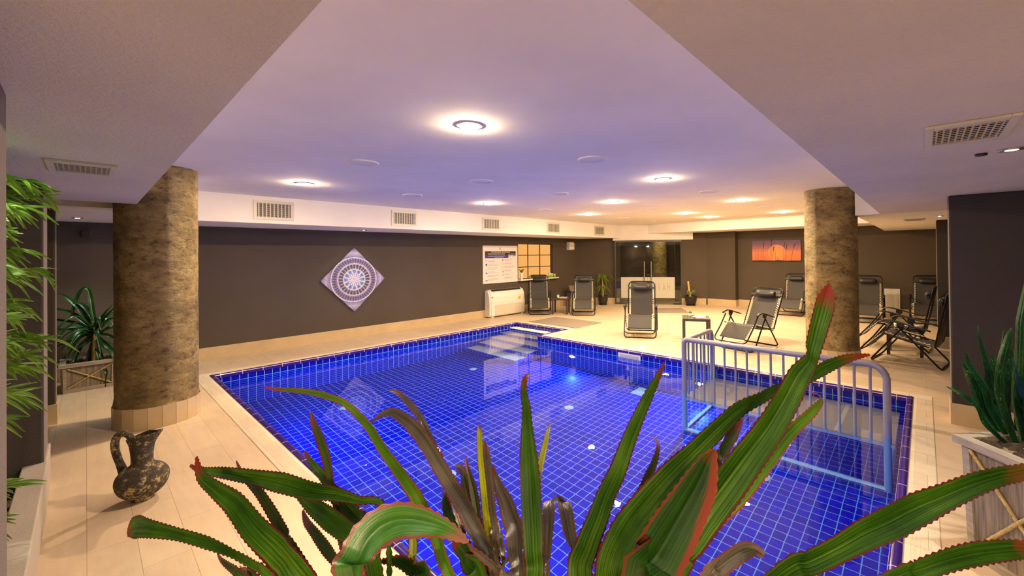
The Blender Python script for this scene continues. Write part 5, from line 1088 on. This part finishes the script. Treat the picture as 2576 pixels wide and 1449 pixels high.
# ------------------------------------------------------------------ plants traced as stems and blades (x, y, z, half width from tip to base)
PL = json.loads(r'''{"F":[["g",[[0.051,1.158,1.17,0.0023],[0.054,1.12,1.197,0.0164],[0.06,1.079,1.214,0.0181],[0.071,1.033,1.225,0.014],[0.101,0.964,1.23,0.0092],[0.13,0.898,1.23,0.0085],[0.154,0.837,1.227,0.0051],[0.17,0.784,1.225,0.0061],[0.179,0.739,1.226,0.0071],[0.237,0.659,1.143,0.0057],[0.296,0.578,1.06,0.0036]]],["g",[[0.136,1.029,1.329,0.0011],[0.136,0.984,1.309,0.009],[0.147,0.927,1.301,0.0124],[0.162,0.865,1.292,0.0182],[0.175,0.805,1.271,0.0205],[0.191,0.741,1.254,0.0217],[0.2,0.685,1.24,0.0212],[0.248,0.632,1.15,0.017],[0.296,0.578,1.06,0.0106]]],["g",[[0.148,1.199,1.253,0.0013],[0.16,1.139,1.257,0.0058],[0.184,1.066,1.267,0.0096],[0.215,0.986,1.273,0.0124],[0.242,0.91,1.278,0.016],[0.267,0.836,1.279,0.0136],[0.284,0.771,1.29,0.0103],[0.297,0.71,1.297,0.0059],[0.313,0.647,1.298,0.0038],[0.304,0.613,1.179,0.003],[0.296,0.578,1.06,0.0019]]],["g",[[0.275,0.964,1.234,0.0024],[0.28,0.875,1.234,0.0128],[0.282,0.789,1.241,0.0161],[0.282,0.705,1.251,0.0149],[0.279,0.626,1.262,0.0125],[0.287,0.602,1.161,0.01],[0.296,0.578,1.06,0.0063]]],["r",[[0.226,1.186,1.237,0.0009],[0.223,1.126,1.235,0.0035],[0.223,1.063,1.235,0.0062],[0.228,0.994,1.231,0.0087],[0.234,0.925,1.212,0.0101],[0.235,0.861,1.202,0.0092],[0.231,0.802,1.207,0.0067],[0.263,0.69,1.134,0.0054],[0.296,0.578,1.06,0.0034]]],["r",[[0.164,1.03,1.144,0.0008],[0.159,0.96,1.158,0.0036],[0.162,0.881,1.176,0.0067],[0.158,0.809,1.203,0.0087],[0.227,0.694,1.132,0.007],[0.296,0.578,1.06,0.0043]]],["r",[[0.194,0.996,1.108,0.0008],[0.182,0.896,1.154,0.0042],[0.171,0.794,1.203,0.0068],[0.233,0.686,1.132,0.0054],[0.296,0.578,1.06,0.0034]]],["r",[[0.309,1.017,1.153,0.0013],[0.298,0.956,1.159,0.0073],[0.293,0.89,1.165,0.0092],[0.29,0.82,1.167,0.0094],[0.283,0.755,1.178,0.0075],[0.27,0.698,1.196,0.0057],[0.283,0.638,1.128,0.0046],[0.296,0.578,1.06,0.0029]]],["r",[[0.357,1.112,1.328,0.0014],[0.344,1.057,1.322,0.0064],[0.337,0.996,1.305,0.0087],[0.33,0.936,1.278,0.0087],[0.318,0.88,1.256,0.0051],[0.306,0.825,1.24,0.0037],[0.293,0.77,1.223,0.009],[0.279,0.717,1.223,0.0059],[0.287,0.648,1.142,0.0047],[0.296,0.578,1.06,0.0029]]],["g",[[0.329,1.068,1.258,0.0014],[0.326,1.009,1.25,0.0061],[0.325,0.947,1.246,0.0091],[0.321,0.889,1.239,0.0107],[0.32,0.826,1.233,0.0165],[0.317,0.767,1.232,0.017],[0.308,0.714,1.242,0.0141],[0.302,0.646,1.151,0.0113],[0.296,0.578,1.06,0.007]]],["y",[[0.297,1.255,1.374,0.001],[0.314,1.19,1.377,0.0039],[0.338,1.118,1.383,0.0052],[0.36,1.047,1.383,0.006],[0.381,0.978,1.374,0.0062],[0.389,0.924,1.357,0.0069],[0.391,0.876,1.342,0.0083],[0.395,0.826,1.311,0.0088],[0.397,0.778,1.291,0.0097],[0.396,0.734,1.276,0.0104],[0.393,0.692,1.265,0.0118],[0.387,0.654,1.254,0.0107],[0.384,0.613,1.228,0.0099],[0.377,0.575,1.203,0.0092],[0.404,0.523,1.103,0.0074],[0.43,0.472,1.002,0.0046]]],["s",[[0.431,0.952,1.323,0.0014],[0.432,0.908,1.35,0.0049],[0.435,0.862,1.365,0.0085],[0.439,0.815,1.359,0.012],[0.441,0.77,1.345,0.0136],[0.441,0.727,1.324,0.0132],[0.439,0.687,1.302,0.0134],[0.437,0.647,1.282,0.0137],[0.434,0.608,1.263,0.0139],[0.429,0.571,1.244,0.014],[0.427,0.531,1.219,0.0115],[0.415,0.502,1.218,0.0092],[0.423,0.487,1.11,0.0074],[0.43,0.472,1.002,0.0046]]],["s",[[0.482,0.97,1.38,0.0014],[0.481,0.919,1.382,0.0046],[0.48,0.871,1.369,0.0062],[0.477,0.824,1.353,0.0069],[0.469,0.783,1.336,0.0066],[0.462,0.741,1.315,0.0056],[0.452,0.701,1.302,0.0046],[0.441,0.586,1.152,0.0037],[0.43,0.472,1.002,0.0023]]],["n",[[0.303,0.416,1.355,0.001],[0.289,0.416,1.37,0.0066],[0.272,0.42,1.386,0.0101],[0.251,0.43,1.399,0.0153],[0.23,0.438,1.408,0.0176],[0.212,0.444,1.408,0.0189],[0.196,0.447,1.4,0.0189],[0.184,0.445,1.388,0.0177],[0.175,0.44,1.378,0.0161],[0.235,0.509,1.219,0.0129],[0.296,0.578,1.06,0.008]]],["r",[[0.554,0.767,1.254,0.0009],[0.525,0.717,1.25,0.0058],[0.498,0.665,1.242,0.0085],[0.468,0.616,1.234,0.0087],[0.438,0.566,1.232,0.0074],[0.434,0.519,1.117,0.0059],[0.43,0.472,1.002,0.0037]]],["r",[[0.54,0.784,1.23,0.0018],[0.521,0.745,1.251,0.0076],[0.503,0.704,1.261,0.0088],[0.482,0.667,1.251,0.0077],[0.462,0.63,1.242,0.0073],[0.442,0.592,1.234,0.0062],[0.436,0.532,1.118,0.005],[0.43,0.472,1.002,0.0031]]],["l",[[0.561,0.728,1.334,0.0009],[0.54,0.697,1.33,0.0058],[0.518,0.667,1.303,0.0055],[0.498,0.634,1.267,0.006],[0.478,0.601,1.235,0.0065],[0.459,0.568,1.209,0.0069],[0.438,0.536,1.206,0.0046],[0.434,0.504,1.104,0.0037],[0.43,0.472,1.002,0.0023]]],["s",[[0.576,0.727,1.295,0.0017],[0.552,0.691,1.282,0.0075],[0.528,0.654,1.258,0.0079],[0.504,0.618,1.237,0.0067],[0.48,0.583,1.222,0.0057],[0.455,0.548,1.212,0.0047],[0.443,0.51,1.107,0.0038],[0.43,0.472,1.002,0.0024]]],["s",[[0.554,0.677,1.266,0.0025],[0.541,0.641,1.242,0.0099],[0.528,0.606,1.232,0.0144],[0.512,0.573,1.223,0.0174],[0.495,0.542,1.218,0.0174],[0.474,0.516,1.203,0.0159],[0.453,0.49,1.191,0.0126],[0.442,0.481,1.097,0.0101],[0.43,0.472,1.002,0.0063]]],["s",[[0.519,0.626,1.202,0.0015],[0.491,0.578,1.192,0.0064],[0.459,0.533,1.19,0.008],[0.427,0.489,1.206,0.0086],[0.429,0.48,1.104,0.0069],[0.43,0.472,1.002,0.0043]]],["g",[[0.602,0.605,1.458,0.0008],[0.578,0.598,1.457,0.0044],[0.559,0.584,1.438,0.0054],[0.546,0.564,1.414,0.0075],[0.531,0.547,1.395,0.0087],[0.516,0.53,1.37,0.012],[0.501,0.512,1.344,0.0157],[0.487,0.494,1.305,0.0165],[0.472,0.476,1.27,0.0159],[0.457,0.459,1.239,0.0148],[0.441,0.442,1.221,0.0133],[0.436,0.457,1.112,0.0106],[0.43,0.472,1.002,0.0066]]],["l",[[0.663,0.612,1.334,0.0009],[0.631,0.589,1.332,0.0037],[0.597,0.566,1.322,0.0055],[0.564,0.543,1.315,0.006],[0.533,0.519,1.31,0.0042],[0.502,0.493,1.299,0.0033],[0.466,0.482,1.151,0.0026],[0.43,0.472,1.002,0.0016]]],["s",[[0.612,0.55,1.219,0.002],[0.586,0.535,1.239,0.0076],[0.56,0.519,1.249,0.0102],[0.536,0.5,1.242,0.0112],[0.513,0.482,1.223,0.0094],[0.49,0.463,1.207,0.0064],[0.467,0.444,1.206,0.0055],[0.449,0.458,1.104,0.0044],[0.43,0.472,1.002,0.0027]]],["s",[[0.612,0.551,1.219,0.002],[0.592,0.527,1.238,0.0083],[0.575,0.502,1.252,0.0116],[0.556,0.478,1.25,0.0126],[0.537,0.454,1.235,0.0107],[0.518,0.43,1.226,0.0071],[0.494,0.412,1.217,0.0043],[0.493,0.369,1.137,0.0034],[0.491,0.326,1.056,0.0022]]],["g",[[0.809,0.415,1.47,0.0008],[0.773,0.409,1.453,0.0045],[0.732,0.409,1.424,0.0086],[0.691,0.409,1.392,0.0105],[0.651,0.408,1.358,0.0123],[0.612,0.405,1.323,0.0139],[0.574,0.402,1.301,0.0146],[0.537,0.396,1.276,0.0158],[0.502,0.389,1.258,0.0169],[0.47,0.378,1.236,0.0178],[0.481,0.352,1.146,0.0142],[0.491,0.326,1.056,0.0089]]],["r",[[0.856,0.469,1.283,0.0009],[0.826,0.441,1.282,0.003],[0.783,0.426,1.269,0.0058],[0.736,0.416,1.258,0.0079],[0.69,0.406,1.249,0.0082],[0.642,0.398,1.238,0.0078],[0.592,0.391,1.234,0.0067],[0.542,0.359,1.145,0.0054],[0.491,0.326,1.056,0.0034]]],["g",[[1.246,0.1,1.452,0.001],[1.171,0.135,1.452,0.0092],[1.099,0.165,1.443,0.0125],[1.032,0.19,1.43,0.0112],[0.969,0.211,1.424,0.0099],[0.909,0.228,1.423,0.0087],[0.856,0.236,1.422,0.0091],[0.795,0.255,1.415,0.0117],[0.735,0.271,1.396,0.014],[0.674,0.29,1.37,0.0153],[0.615,0.306,1.347,0.019],[0.557,0.321,1.319,0.021],[0.507,0.326,1.299,0.0216],[0.466,0.323,1.267,0.0209],[0.479,0.325,1.162,0.0167],[0.491,0.326,1.056,0.0104]]],["g",[[0.922,0.133,1.641,0.0011],[0.892,0.135,1.607,0.0196],[0.859,0.141,1.566,0.0176],[0.827,0.145,1.531,0.0144],[0.799,0.143,1.519,0.0126],[0.762,0.153,1.499,0.0193],[0.724,0.164,1.467,0.0205],[0.683,0.178,1.432,0.0228],[0.64,0.194,1.402,0.025],[0.598,0.21,1.372,0.0257],[0.557,0.224,1.346,0.0243],[0.521,0.231,1.325,0.0192],[0.49,0.234,1.309,0.0149],[0.491,0.28,1.183,0.0119],[0.491,0.326,1.056,0.0075]]],["d",[[0.46,0.176,1.483,0.0009],[0.449,0.179,1.471,0.0104],[0.436,0.183,1.452,0.0179],[0.421,0.191,1.43,0.0219],[0.404,0.2,1.407,0.0249],[0.385,0.211,1.38,0.0265],[0.375,0.213,1.374,0.0261],[0.433,0.27,1.215,0.0209],[0.491,0.326,1.056,0.0131]]],["y",[[0.968,0.174,1.417,0.0008],[0.946,0.156,1.419,0.0027],[0.914,0.148,1.42,0.0045],[0.868,0.156,1.41,0.0086],[0.816,0.173,1.393,0.0097],[0.767,0.184,1.379,0.0106],[0.716,0.199,1.353,0.0108],[0.664,0.215,1.327,0.011],[0.61,0.233,1.308,0.0105],[0.562,0.244,1.295,0.0083],[0.527,0.285,1.176,0.0066],[0.491,0.326,1.056,0.0042]]],["r",[[1.023,0.326,1.306,0.0023],[0.925,0.315,1.307,0.0103],[0.829,0.303,1.306,0.0102],[0.74,0.283,1.323,0.0071],[0.616,0.305,1.19,0.0057],[0.491,0.326,1.056,0.0036]]],["s",[[0.647,0.178,1.262,0.0029],[0.622,0.181,1.282,0.0061],[0.595,0.187,1.294,0.0098],[0.567,0.196,1.294,0.0106],[0.539,0.203,1.293,0.0103],[0.516,0.205,1.296,0.0099],[0.504,0.266,1.176,0.0079],[0.491,0.326,1.056,0.005]]],["g",[[0.934,-0.15,1.395,0.0057],[0.879,-0.103,1.385,0.0093],[0.843,-0.076,1.384,0.0105],[0.803,-0.047,1.379,0.0123],[0.765,-0.019,1.37,0.0139],[0.728,0.009,1.36,0.0168],[0.691,0.035,1.349,0.017],[0.656,0.061,1.339,0.0157],[0.621,0.085,1.328,0.0129],[0.587,0.109,1.319,0.0122],[0.554,0.131,1.314,0.011],[0.523,0.229,1.185,0.0088],[0.491,0.326,1.056,0.0055]]],["g",[[0.844,-0.137,1.301,0.0052],[0.79,-0.091,1.317,0.0096],[0.755,-0.067,1.324,0.0104],[0.719,-0.041,1.327,0.0112],[0.683,-0.016,1.327,0.01],[0.648,0.009,1.323,0.0094],[0.613,0.034,1.319,0.0078],[0.552,0.18,1.188,0.0062],[0.491,0.326,1.056,0.0039]]],["d",[[0.307,0.655,1.216,0.0013],[0.314,0.606,1.236,0.0079],[0.316,0.564,1.242,0.0104],[0.309,0.531,1.254,0.0105],[0.302,0.555,1.157,0.0084],[0.296,0.578,1.06,0.0053]]],["l",[[0.387,0.7,1.198,0.0057],[0.377,0.677,1.196,0.0076],[0.364,0.656,1.196,0.0081],[0.354,0.632,1.193,0.0046],[0.392,0.552,1.098,0.0037],[0.43,0.472,1.002,0.0023]]],["g",[[0.41,0.598,1.237,0.01],[0.399,0.573,1.236,0.0149],[0.391,0.545,1.239,0.0155],[0.381,0.518,1.238,0.0167],[0.371,0.491,1.238,0.0172],[0.401,0.481,1.12,0.0138],[0.43,0.472,1.002,0.0086]]],["s",[[0.375,0.517,1.274,0.0012],[0.371,0.498,1.273,0.0032],[0.373,0.474,1.27,0.0051],[0.374,0.45,1.267,0.0041],[0.371,0.431,1.268,0.0037],[0.401,0.451,1.135,0.003],[0.43,0.472,1.002,0.0019]]],["d",[[0.486,0.754,1.214,0.0025],[0.471,0.723,1.221,0.0055],[0.458,0.69,1.21,0.0099],[0.446,0.654,1.208,0.0102],[0.438,0.615,1.201,0.0105],[0.425,0.581,1.194,0.0094],[0.428,0.526,1.098,0.0075],[0.43,0.472,1.002,0.0047]]]],"S":[[[3.223,-0.086,0.93,0.0023],[3.29,-0.161,0.875,0.0147],[3.34,-0.218,0.811,0.018],[3.373,-0.254,0.713,0.0203],[3.395,-0.278,0.55,0.0135]],[[3.385,-0.16,1.047,0.0035],[3.414,-0.192,0.974,0.0233],[3.444,-0.226,0.862,0.0314],[3.478,-0.263,0.729,0.0291],[3.502,-0.289,0.55,0.0163]],[[3.342,-0.175,1.12,0.0023],[3.351,-0.185,1.058,0.016],[3.385,-0.223,0.973,0.0251],[3.415,-0.257,0.894,0.0274],[3.438,-0.281,0.777,0.0229],[3.455,-0.299,0.55,0.016]],[[3.467,-0.234,1.259,0.0023],[3.473,-0.24,1.187,0.0094],[3.491,-0.26,1.074,0.0152],[3.513,-0.283,0.969,0.0281],[3.534,-0.306,0.856,0.0351],[3.546,-0.319,0.723,0.0327],[3.552,-0.324,0.55,0.0187]],[[3.53,-0.296,1.094,0.0023],[3.533,-0.299,1.033,0.0211],[3.537,-0.303,0.953,0.0199],[3.545,-0.31,0.807,0.0188],[3.554,-0.317,0.55,0.0164]],[[3.379,-0.329,1.255,0.0022],[3.377,-0.327,1.182,0.0111],[3.371,-0.319,1.106,0.0122],[3.374,-0.32,0.878,0.0155],[3.382,-0.326,0.55,0.0155]],[[3.39,-0.361,1.268,0.0022],[3.378,-0.347,1.215,0.0176],[3.359,-0.324,1.109,0.0242],[3.344,-0.306,0.997,0.0231],[3.347,-0.308,0.872,0.022],[3.358,-0.318,0.55,0.0176]],[[3.674,-0.384,1.14,0.0024],[3.67,-0.377,1.073,0.0263],[3.668,-0.374,0.951,0.0419],[3.664,-0.369,0.836,0.0395],[3.659,-0.362,0.7,0.0323],[3.663,-0.365,0.501,0.0215]],[[3.533,-0.436,1.538,0.0034],[3.522,-0.423,1.412,0.0147],[3.508,-0.406,1.297,0.0169],[3.503,-0.399,1.138,0.0169],[3.497,-0.39,0.978,0.0192],[3.492,-0.384,0.838,0.0192],[3.486,-0.373,0.55,0.0181]],[[3.514,-0.419,1.054,0.0068],[3.501,-0.404,0.941,0.0225],[3.494,-0.394,0.84,0.0248],[3.489,-0.386,0.547,0.018]],[[3.825,-0.497,1.161,0.0049],[3.808,-0.477,0.967,0.0316],[3.792,-0.456,0.773,0.0364],[3.775,-0.434,0.458,0.0243]],[[3.447,-0.257,0.974,0.0023],[3.451,-0.261,0.919,0.0092],[3.466,-0.277,0.821,0.0162],[3.489,-0.3,0.55,0.0138]],[[3.64,-0.342,0.848,0.0048],[3.656,-0.359,0.74,0.0263],[3.671,-0.375,0.621,0.0263],[3.684,-0.388,0.501,0.0167]],[[3.591,-0.416,0.796,0.0046],[3.575,-0.397,0.704,0.0185],[3.559,-0.378,0.542,0.0139]],[[3.758,-0.552,1.296,0.0035],[3.727,-0.514,1.061,0.0305],[3.695,-0.476,0.827,0.0352],[3.663,-0.437,0.487,0.0235]],[[3.46,-0.386,0.87,0.0112],[3.518,-0.451,0.713,0.0156],[3.496,-0.424,0.534,0.0134]]],"D":[[[-0.136,8.626,0.922,0.012],[-0.111,8.622,1.053,0.0193],[-0.058,8.611,1.265,0.0219],[0.003,8.527,1.329,0.0243],[0.035,8.52,1.208,0.0268],[0.063,8.491,0.964,0.0243],[0.084,8.481,0.79,0.0146]],[[-0.259,8.758,1.251,0.0072],[-0.182,8.705,1.215,0.0193],[-0.076,8.605,1.078,0.0266],[-0.005,8.57,0.938,0.0292],[0.07,8.497,0.774,0.0171]],[[-0.093,8.61,1.122,0.0073],[-0.04,8.58,1.103,0.0218],[0.031,8.518,0.993,0.0292],[0.084,8.48,0.844,0.0171]],[[-0.305,8.814,1.086,0.0096],[-0.26,8.788,1.045,0.0145],[-0.147,8.685,0.999,0.0218],[-0.041,8.61,0.896,0.0243],[0.063,8.506,0.747,0.0146]],[[-0.306,8.844,0.923,0.0097],[-0.237,8.81,0.89,0.017],[-0.094,8.656,0.85,0.0194],[0.048,8.522,0.736,0.0122]],[[-0.305,8.81,0.808,0.0096],[-0.236,8.78,0.77,0.0145],[-0.095,8.669,0.762,0.0195],[0.041,8.53,0.72,0.0122]],[[-0.246,8.736,0.232,0.0048],[-0.201,8.715,0.36,0.0169],[-0.147,8.646,0.467,0.0193],[-0.059,8.551,0.652,0.0217],[0.055,8.514,0.704,0.0146]],[[-0.165,8.632,0.472,0.0048],[-0.13,8.645,0.571,0.0241],[-0.059,8.57,0.703,0.0266],[0.041,8.53,0.747,0.0146]],[[-0.127,8.382,0.232,0.007],[-0.11,8.43,0.361,0.0236],[-0.059,8.539,0.52,0.0289],[0.019,8.493,0.647,0.0218],[0.07,8.498,0.682,0.0146]],[[-0.087,8.406,-0.058,0.0047],[-0.059,8.465,0.081,0.0238],[-0.006,8.436,0.286,0.0287],[0.037,8.49,0.457,0.0267],[0.069,8.499,0.649,0.0146]],[[0.148,8.301,-0.128,0.0048],[0.15,8.213,0.027,0.0262],[0.124,8.303,0.228,0.0312],[0.104,8.429,0.453,0.0243],[0.084,8.483,0.649,0.0146]],[[0.168,8.186,0.081,0.0048],[0.172,8.181,0.213,0.0166],[0.14,8.379,0.373,0.0194],[0.098,8.466,0.638,0.0122]],[[0.232,8.075,1.107,0.0071],[0.189,8.227,1.026,0.0216],[0.137,8.354,0.914,0.0266],[0.095,8.469,0.79,0.0146]],[[0.257,8.07,0.926,0.0095],[0.208,8.259,0.898,0.0193],[0.147,8.306,0.837,0.0217],[0.098,8.465,0.757,0.0122]],[[0.293,8.067,0.805,0.0095],[0.223,8.17,0.788,0.0191],[0.155,8.354,0.74,0.0218],[0.098,8.465,0.714,0.0122]],[[0.29,8.018,0.663,0.0095],[0.242,8.197,0.659,0.0193],[0.182,8.275,0.691,0.0217],[0.105,8.457,0.703,0.0122]],[[0.293,8.102,0.387,0.0072],[0.248,8.188,0.462,0.0241],[0.188,8.253,0.543,0.0265],[0.112,8.45,0.659,0.0146]],[[0.29,7.96,1.141,0.0071],[0.249,8.154,1.052,0.0192],[0.162,8.328,0.914,0.0242],[0.098,8.465,0.779,0.0146]]]}''')
VIEW = Vector((-.74, -.62, .28))
fp_ = thing('foreground_plant', 'large red edged leafy plant filling the lower foreground', 'plant', (.43, .46, .56)); FO = (.43, .46, .56)
keys = list(LEAF); fm = MB()
for i, (hue, rows) in enumerate(PL['F']):
    wmax = max(r_[3] for r_ in rows)
    rr_ = random.Random(i + 3)
    ref = VIEW + Vector((rr_.uniform(-.35, .35), rr_.uniform(-.35, .35), rr_.uniform(-.1, .3)))
    fm.blade(rows, ref, rr_.uniform(.16, .42), teeth=.0019, per=.0105, mi=keys.index(hue), wave=rr_.uniform(.02, .12), curl=rr_.uniform(-.1, .25))
fm.build('foliage', [LEAF[k_] for k_ in keys], fp_, FO)
q = MB()
for c_ in ((.296, .578, 1.06), (.430, .472, 1.00), (.491, .326, 1.056)):
    b_ = (.43 + (c_[0] - .43) * .5, .46 + (c_[1] - .46) * .5, .56); md_ = [(a + b2) / 2 for a, b2 in zip(c_, b_)]
    q.tube([b_, md_, c_, (c_[0], c_[1], c_[2] + .05)], [.028, .026, .030, .012], 12)
q.build('stem', M['bamboo_stem'], fp_, FO)
planter('square wooden planter of the foreground plant, below the frame', (.43, .46, 0), R(20), .52, .42, .60)

sn = thing('snake_plant', 'banded green snake plant in the wooden planter by the dark pillar', 'plant', (3.45, -.42, .58)); SO = (3.45, -.42, .58)
q = MB()
for i, rows in enumerate(PL['S']):
    rr_ = random.Random(i); rows = [list(r_) for r_ in rows]
    b_ = rows[-1]; e_ = (b_[0] * .6 + 3.42 * .4, b_[1] * .6 - .46 * .4, .59)
    rows[-1] = [e_[0], e_[1], .60, b_[3] * .8]
    q.blade(rows, VIEW + Vector((rr_.uniform(-.4, .4), rr_.uniform(-.4, .4), .1)), -rr_.uniform(.2, .45), per=.02, wave=.05)
for i in range(7):
    a = i * 0.9; h = rnd.uniform(.30, .55); bx, by = 3.42 + .09 * math.cos(a) + .05, -.52 + .09 * math.sin(a); l_ = rnd.uniform(.03, .12)
    q.blade([(bx + l_ * math.cos(a), by + l_ * math.sin(a), .60 + h, .003), (bx + l_ * .6 * math.cos(a), by + l_ * .6 * math.sin(a), .60 + h * .7, .028), (bx + l_ * .2 * math.cos(a), by + l_ * .2 * math.sin(a), .60 + h * .3, .032), (bx, by, .59, .018)], (math.cos(a), math.sin(a), .3), .35, per=.02)
q.build('foliage', M['sansevieria'], sn, SO)

dr = thing('dragon_plant', 'dark green arching dragon plant behind the left column', 'plant', (.06, 8.47, .32)); DO_ = (.06, 8.47, .32)
q = MB()
for i, rows in enumerate(PL['D']):
    q.blade(rows, (-.2, -.8, .6), .3, per=.02)
for i in range(26):
    a = rnd.uniform(0, 6.28); l_ = rnd.uniform(.30, .52); c_, s2 = math.cos(a), math.sin(a) * .55; u_ = rnd.uniform(-.15, .28); z0 = rnd.uniform(.66, .80); dd = rnd.uniform(.05, .32)
    q.blade([(.07 + c_ * l_, 8.47 + s2 * l_, z0 + u_ - dd, .003), (.07 + c_ * l_ * .75, 8.47 + s2 * l_ * .75, z0 + u_ - dd * .35, .019), (.07 + c_ * l_ * .4, 8.47 + s2 * l_ * .4, z0 + u_ * .9, .024), (.07, 8.47, z0 - .03, .012)], (c_ * .2, s2 * .2 - .3, 1), .3, per=.025)
q.build('foliage', M['dracaena'], dr, DO_)
q = MB(); q.tube([(.06, 8.47, .32), (.07, 8.46, .55), (.08, 8.48, .80)], [.022, .020, .016], 8); q.build('stem', M['bamboo_stem'], dr, DO_)

bb = thing('bamboo_plant', 'bright green bamboo reaching out behind the near left pillar edge', 'plant', (-.46, 3.35, .17)); BO = (-.46, 3.35, .17)
q = MB()
canes = [(-.46, 3.35), (-.50, 3.05), (-.42, 3.62), (-.56, 3.25)]
for i, (x, y) in enumerate(canes): q.tube([(x, y, .16), (x + .01, y - .02, 1.1), (x + .03 * (i % 2), y + .03, 2.16)], [.016, .013, .007], 8)
# side twigs and sprays; each spray leaves a cane and hangs out over the kerb
sprays = []
for z in (2.16, 2.10, 2.05, 1.98, 1.93, 1.88, 1.82, 1.76, 1.70, 1.64, 1.58, 1.52, 1.45, 1.38, 1.32, 1.25, 1.18, 1.10, 1.02, .62, .56):
    for k_ in range(2): sprays.append((z + rnd.uniform(-.03, .03), rnd.choice(canes), rnd.uniform(.16, .30)))
tips = []
for z, (x, y), l_ in sprays:
    ex, ey, ez = x + l_ * .85, y + rnd.uniform(-.12, .22), z + rnd.uniform(-.06, .05)
    q.tube([(x, y, z - .05), (x + l_ * .5, (y + ey) / 2, z + .02), (ex, ey, ez)], [.004, .003, .0015], 5); tips.append(((x, y, z), (ex, ey, ez)))
q.build('cane', M['bamboo_stem'], bb, BO)
q = MB()
for (x, y, z), (ex, ey, ez) in tips:
    for j in range(15):
        t_ = rnd.uniform(.35, 1.02); bx, by, bz = x + (ex - x) * t_, y + (ey - y) * t_, z + (ez - z) * t_ + .02 * math.sin(math.pi * t_)
        a = rnd.uniform(-1.2, 1.2); l2 = rnd.uniform(.09, .17); dz_ = rnd.uniform(-.13, .02)
        cx_, cy_ = math.cos(a) * l2, math.sin(a) * l2
        q.blade([(bx + cx_, by + cy_, bz + dz_, .001), (bx + cx_ * .66, by + cy_ * .66, bz + dz_ * .45 + .006, .0074), (bx + cx_ * .3, by + cy_ * .3, bz + dz_ * .1 + .006, .0078), (bx, by, bz, .0015)], (rnd.uniform(-.4, .4) - .2, -.8, rnd.uniform(.2, 1)), .25, per=.022)
q.build('foliage', M['bamboo'], bb, BO)
q = MB()
for i in range(240):
    x, y = rnd.uniform(-.62, -.31), rnd.uniform(2.30, 4.52); s_ = rnd.uniform(.018, .038); n = 8
    pr2 = [(s_ * math.sin(math.pi * k_ / 5), .55 * s_ * -math.cos(math.pi * k_ / 5)) for k_ in range(6)]; pr2[0] = (.001, pr2[0][1]); pr2[-1] = (.001, pr2[-1][1])
    e_ = rnd.uniform(.7, 1.3); an = rnd.uniform(0, 3.1)
    q.lathe(pr2, n, (0, 0, 0), warp=lambda p, a, z: (x + p[0] * e_ * math.cos(an) - p[1] * math.sin(an), y + p[0] * e_ * math.sin(an) + p[1] * math.cos(an), .17 + s_ * .5 + p[2]))
tag(q.build('pebbles', M['pebble']), 'pale pebbles covering the soil of the bamboo bed', 'pebbles', kind='stuff')

# ------------------------------------------------------------------ camera and render look
cam = bpy.data.cameras.new('camera'); co = bpy.data.objects.new('camera', cam); col.objects.link(co); sc.camera = co
F_PX, CX, CY, YAW, PITCH, ROLL = 1045.3419, 1403.3617, 634.3251, 41.3552, .3758, -.6265
cam.sensor_fit = 'HORIZONTAL'; cam.sensor_width = 36; cam.lens = F_PX / 2576 * 36
cam.shift_x = (1288 - CX) / 2576; cam.shift_y = (CY - 724.5) / 2576; cam.clip_start = .02
t_ = R(YAW); Fv = Vector((math.cos(t_), math.sin(t_), 0)); Rv = Vector((math.sin(t_), -math.cos(t_), 0)); Uv = Vector((0, 0, 1))
a_ = R(PITCH); Fv, Uv = math.cos(a_) * Fv + math.sin(a_) * Uv, -math.sin(a_) * Fv + math.cos(a_) * Uv
b_ = R(ROLL); Rv, Uv = math.cos(b_) * Rv + math.sin(b_) * Uv, -math.sin(b_) * Rv + math.cos(b_) * Uv
co.matrix_world = Matrix(((Rv.x, Uv.x, -Fv.x, 0), (Rv.y, Uv.y, -Fv.y, 0), (Rv.z, Uv.z, -Fv.z, 1.7), (0, 0, 0, 1)))
wd = bpy.data.worlds.new('world'); sc.world = wd; wd.use_nodes = True
wd.node_tree.nodes['Background'].inputs[0].default_value = (0, 0, 0, 1)
sc.view_settings.view_transform = 'Standard'; sc.view_settings.look = 'None'; sc.view_settings.gamma = 1; sc.view_settings.use_curve_mapping = False
sc.view_settings.exposure = EXPO
cy = sc.cycles
cy.max_bounces = 9; cy.diffuse_bounces = 5; cy.glossy_bounces = 4; cy.transmission_bounces = 6; cy.transparent_max_bounces = 10
cy.sample_clamp_indirect = 4.0; cy.sample_clamp_direct = 0; cy.blur_glossy = .5; cy.use_denoising = True; cy.use_light_tree = True; cy.use_adaptive_sampling = True; cy.adaptive_threshold = .015
for k_ in ('lamp_a', 'lamp_b'): M.pop(k_, None)
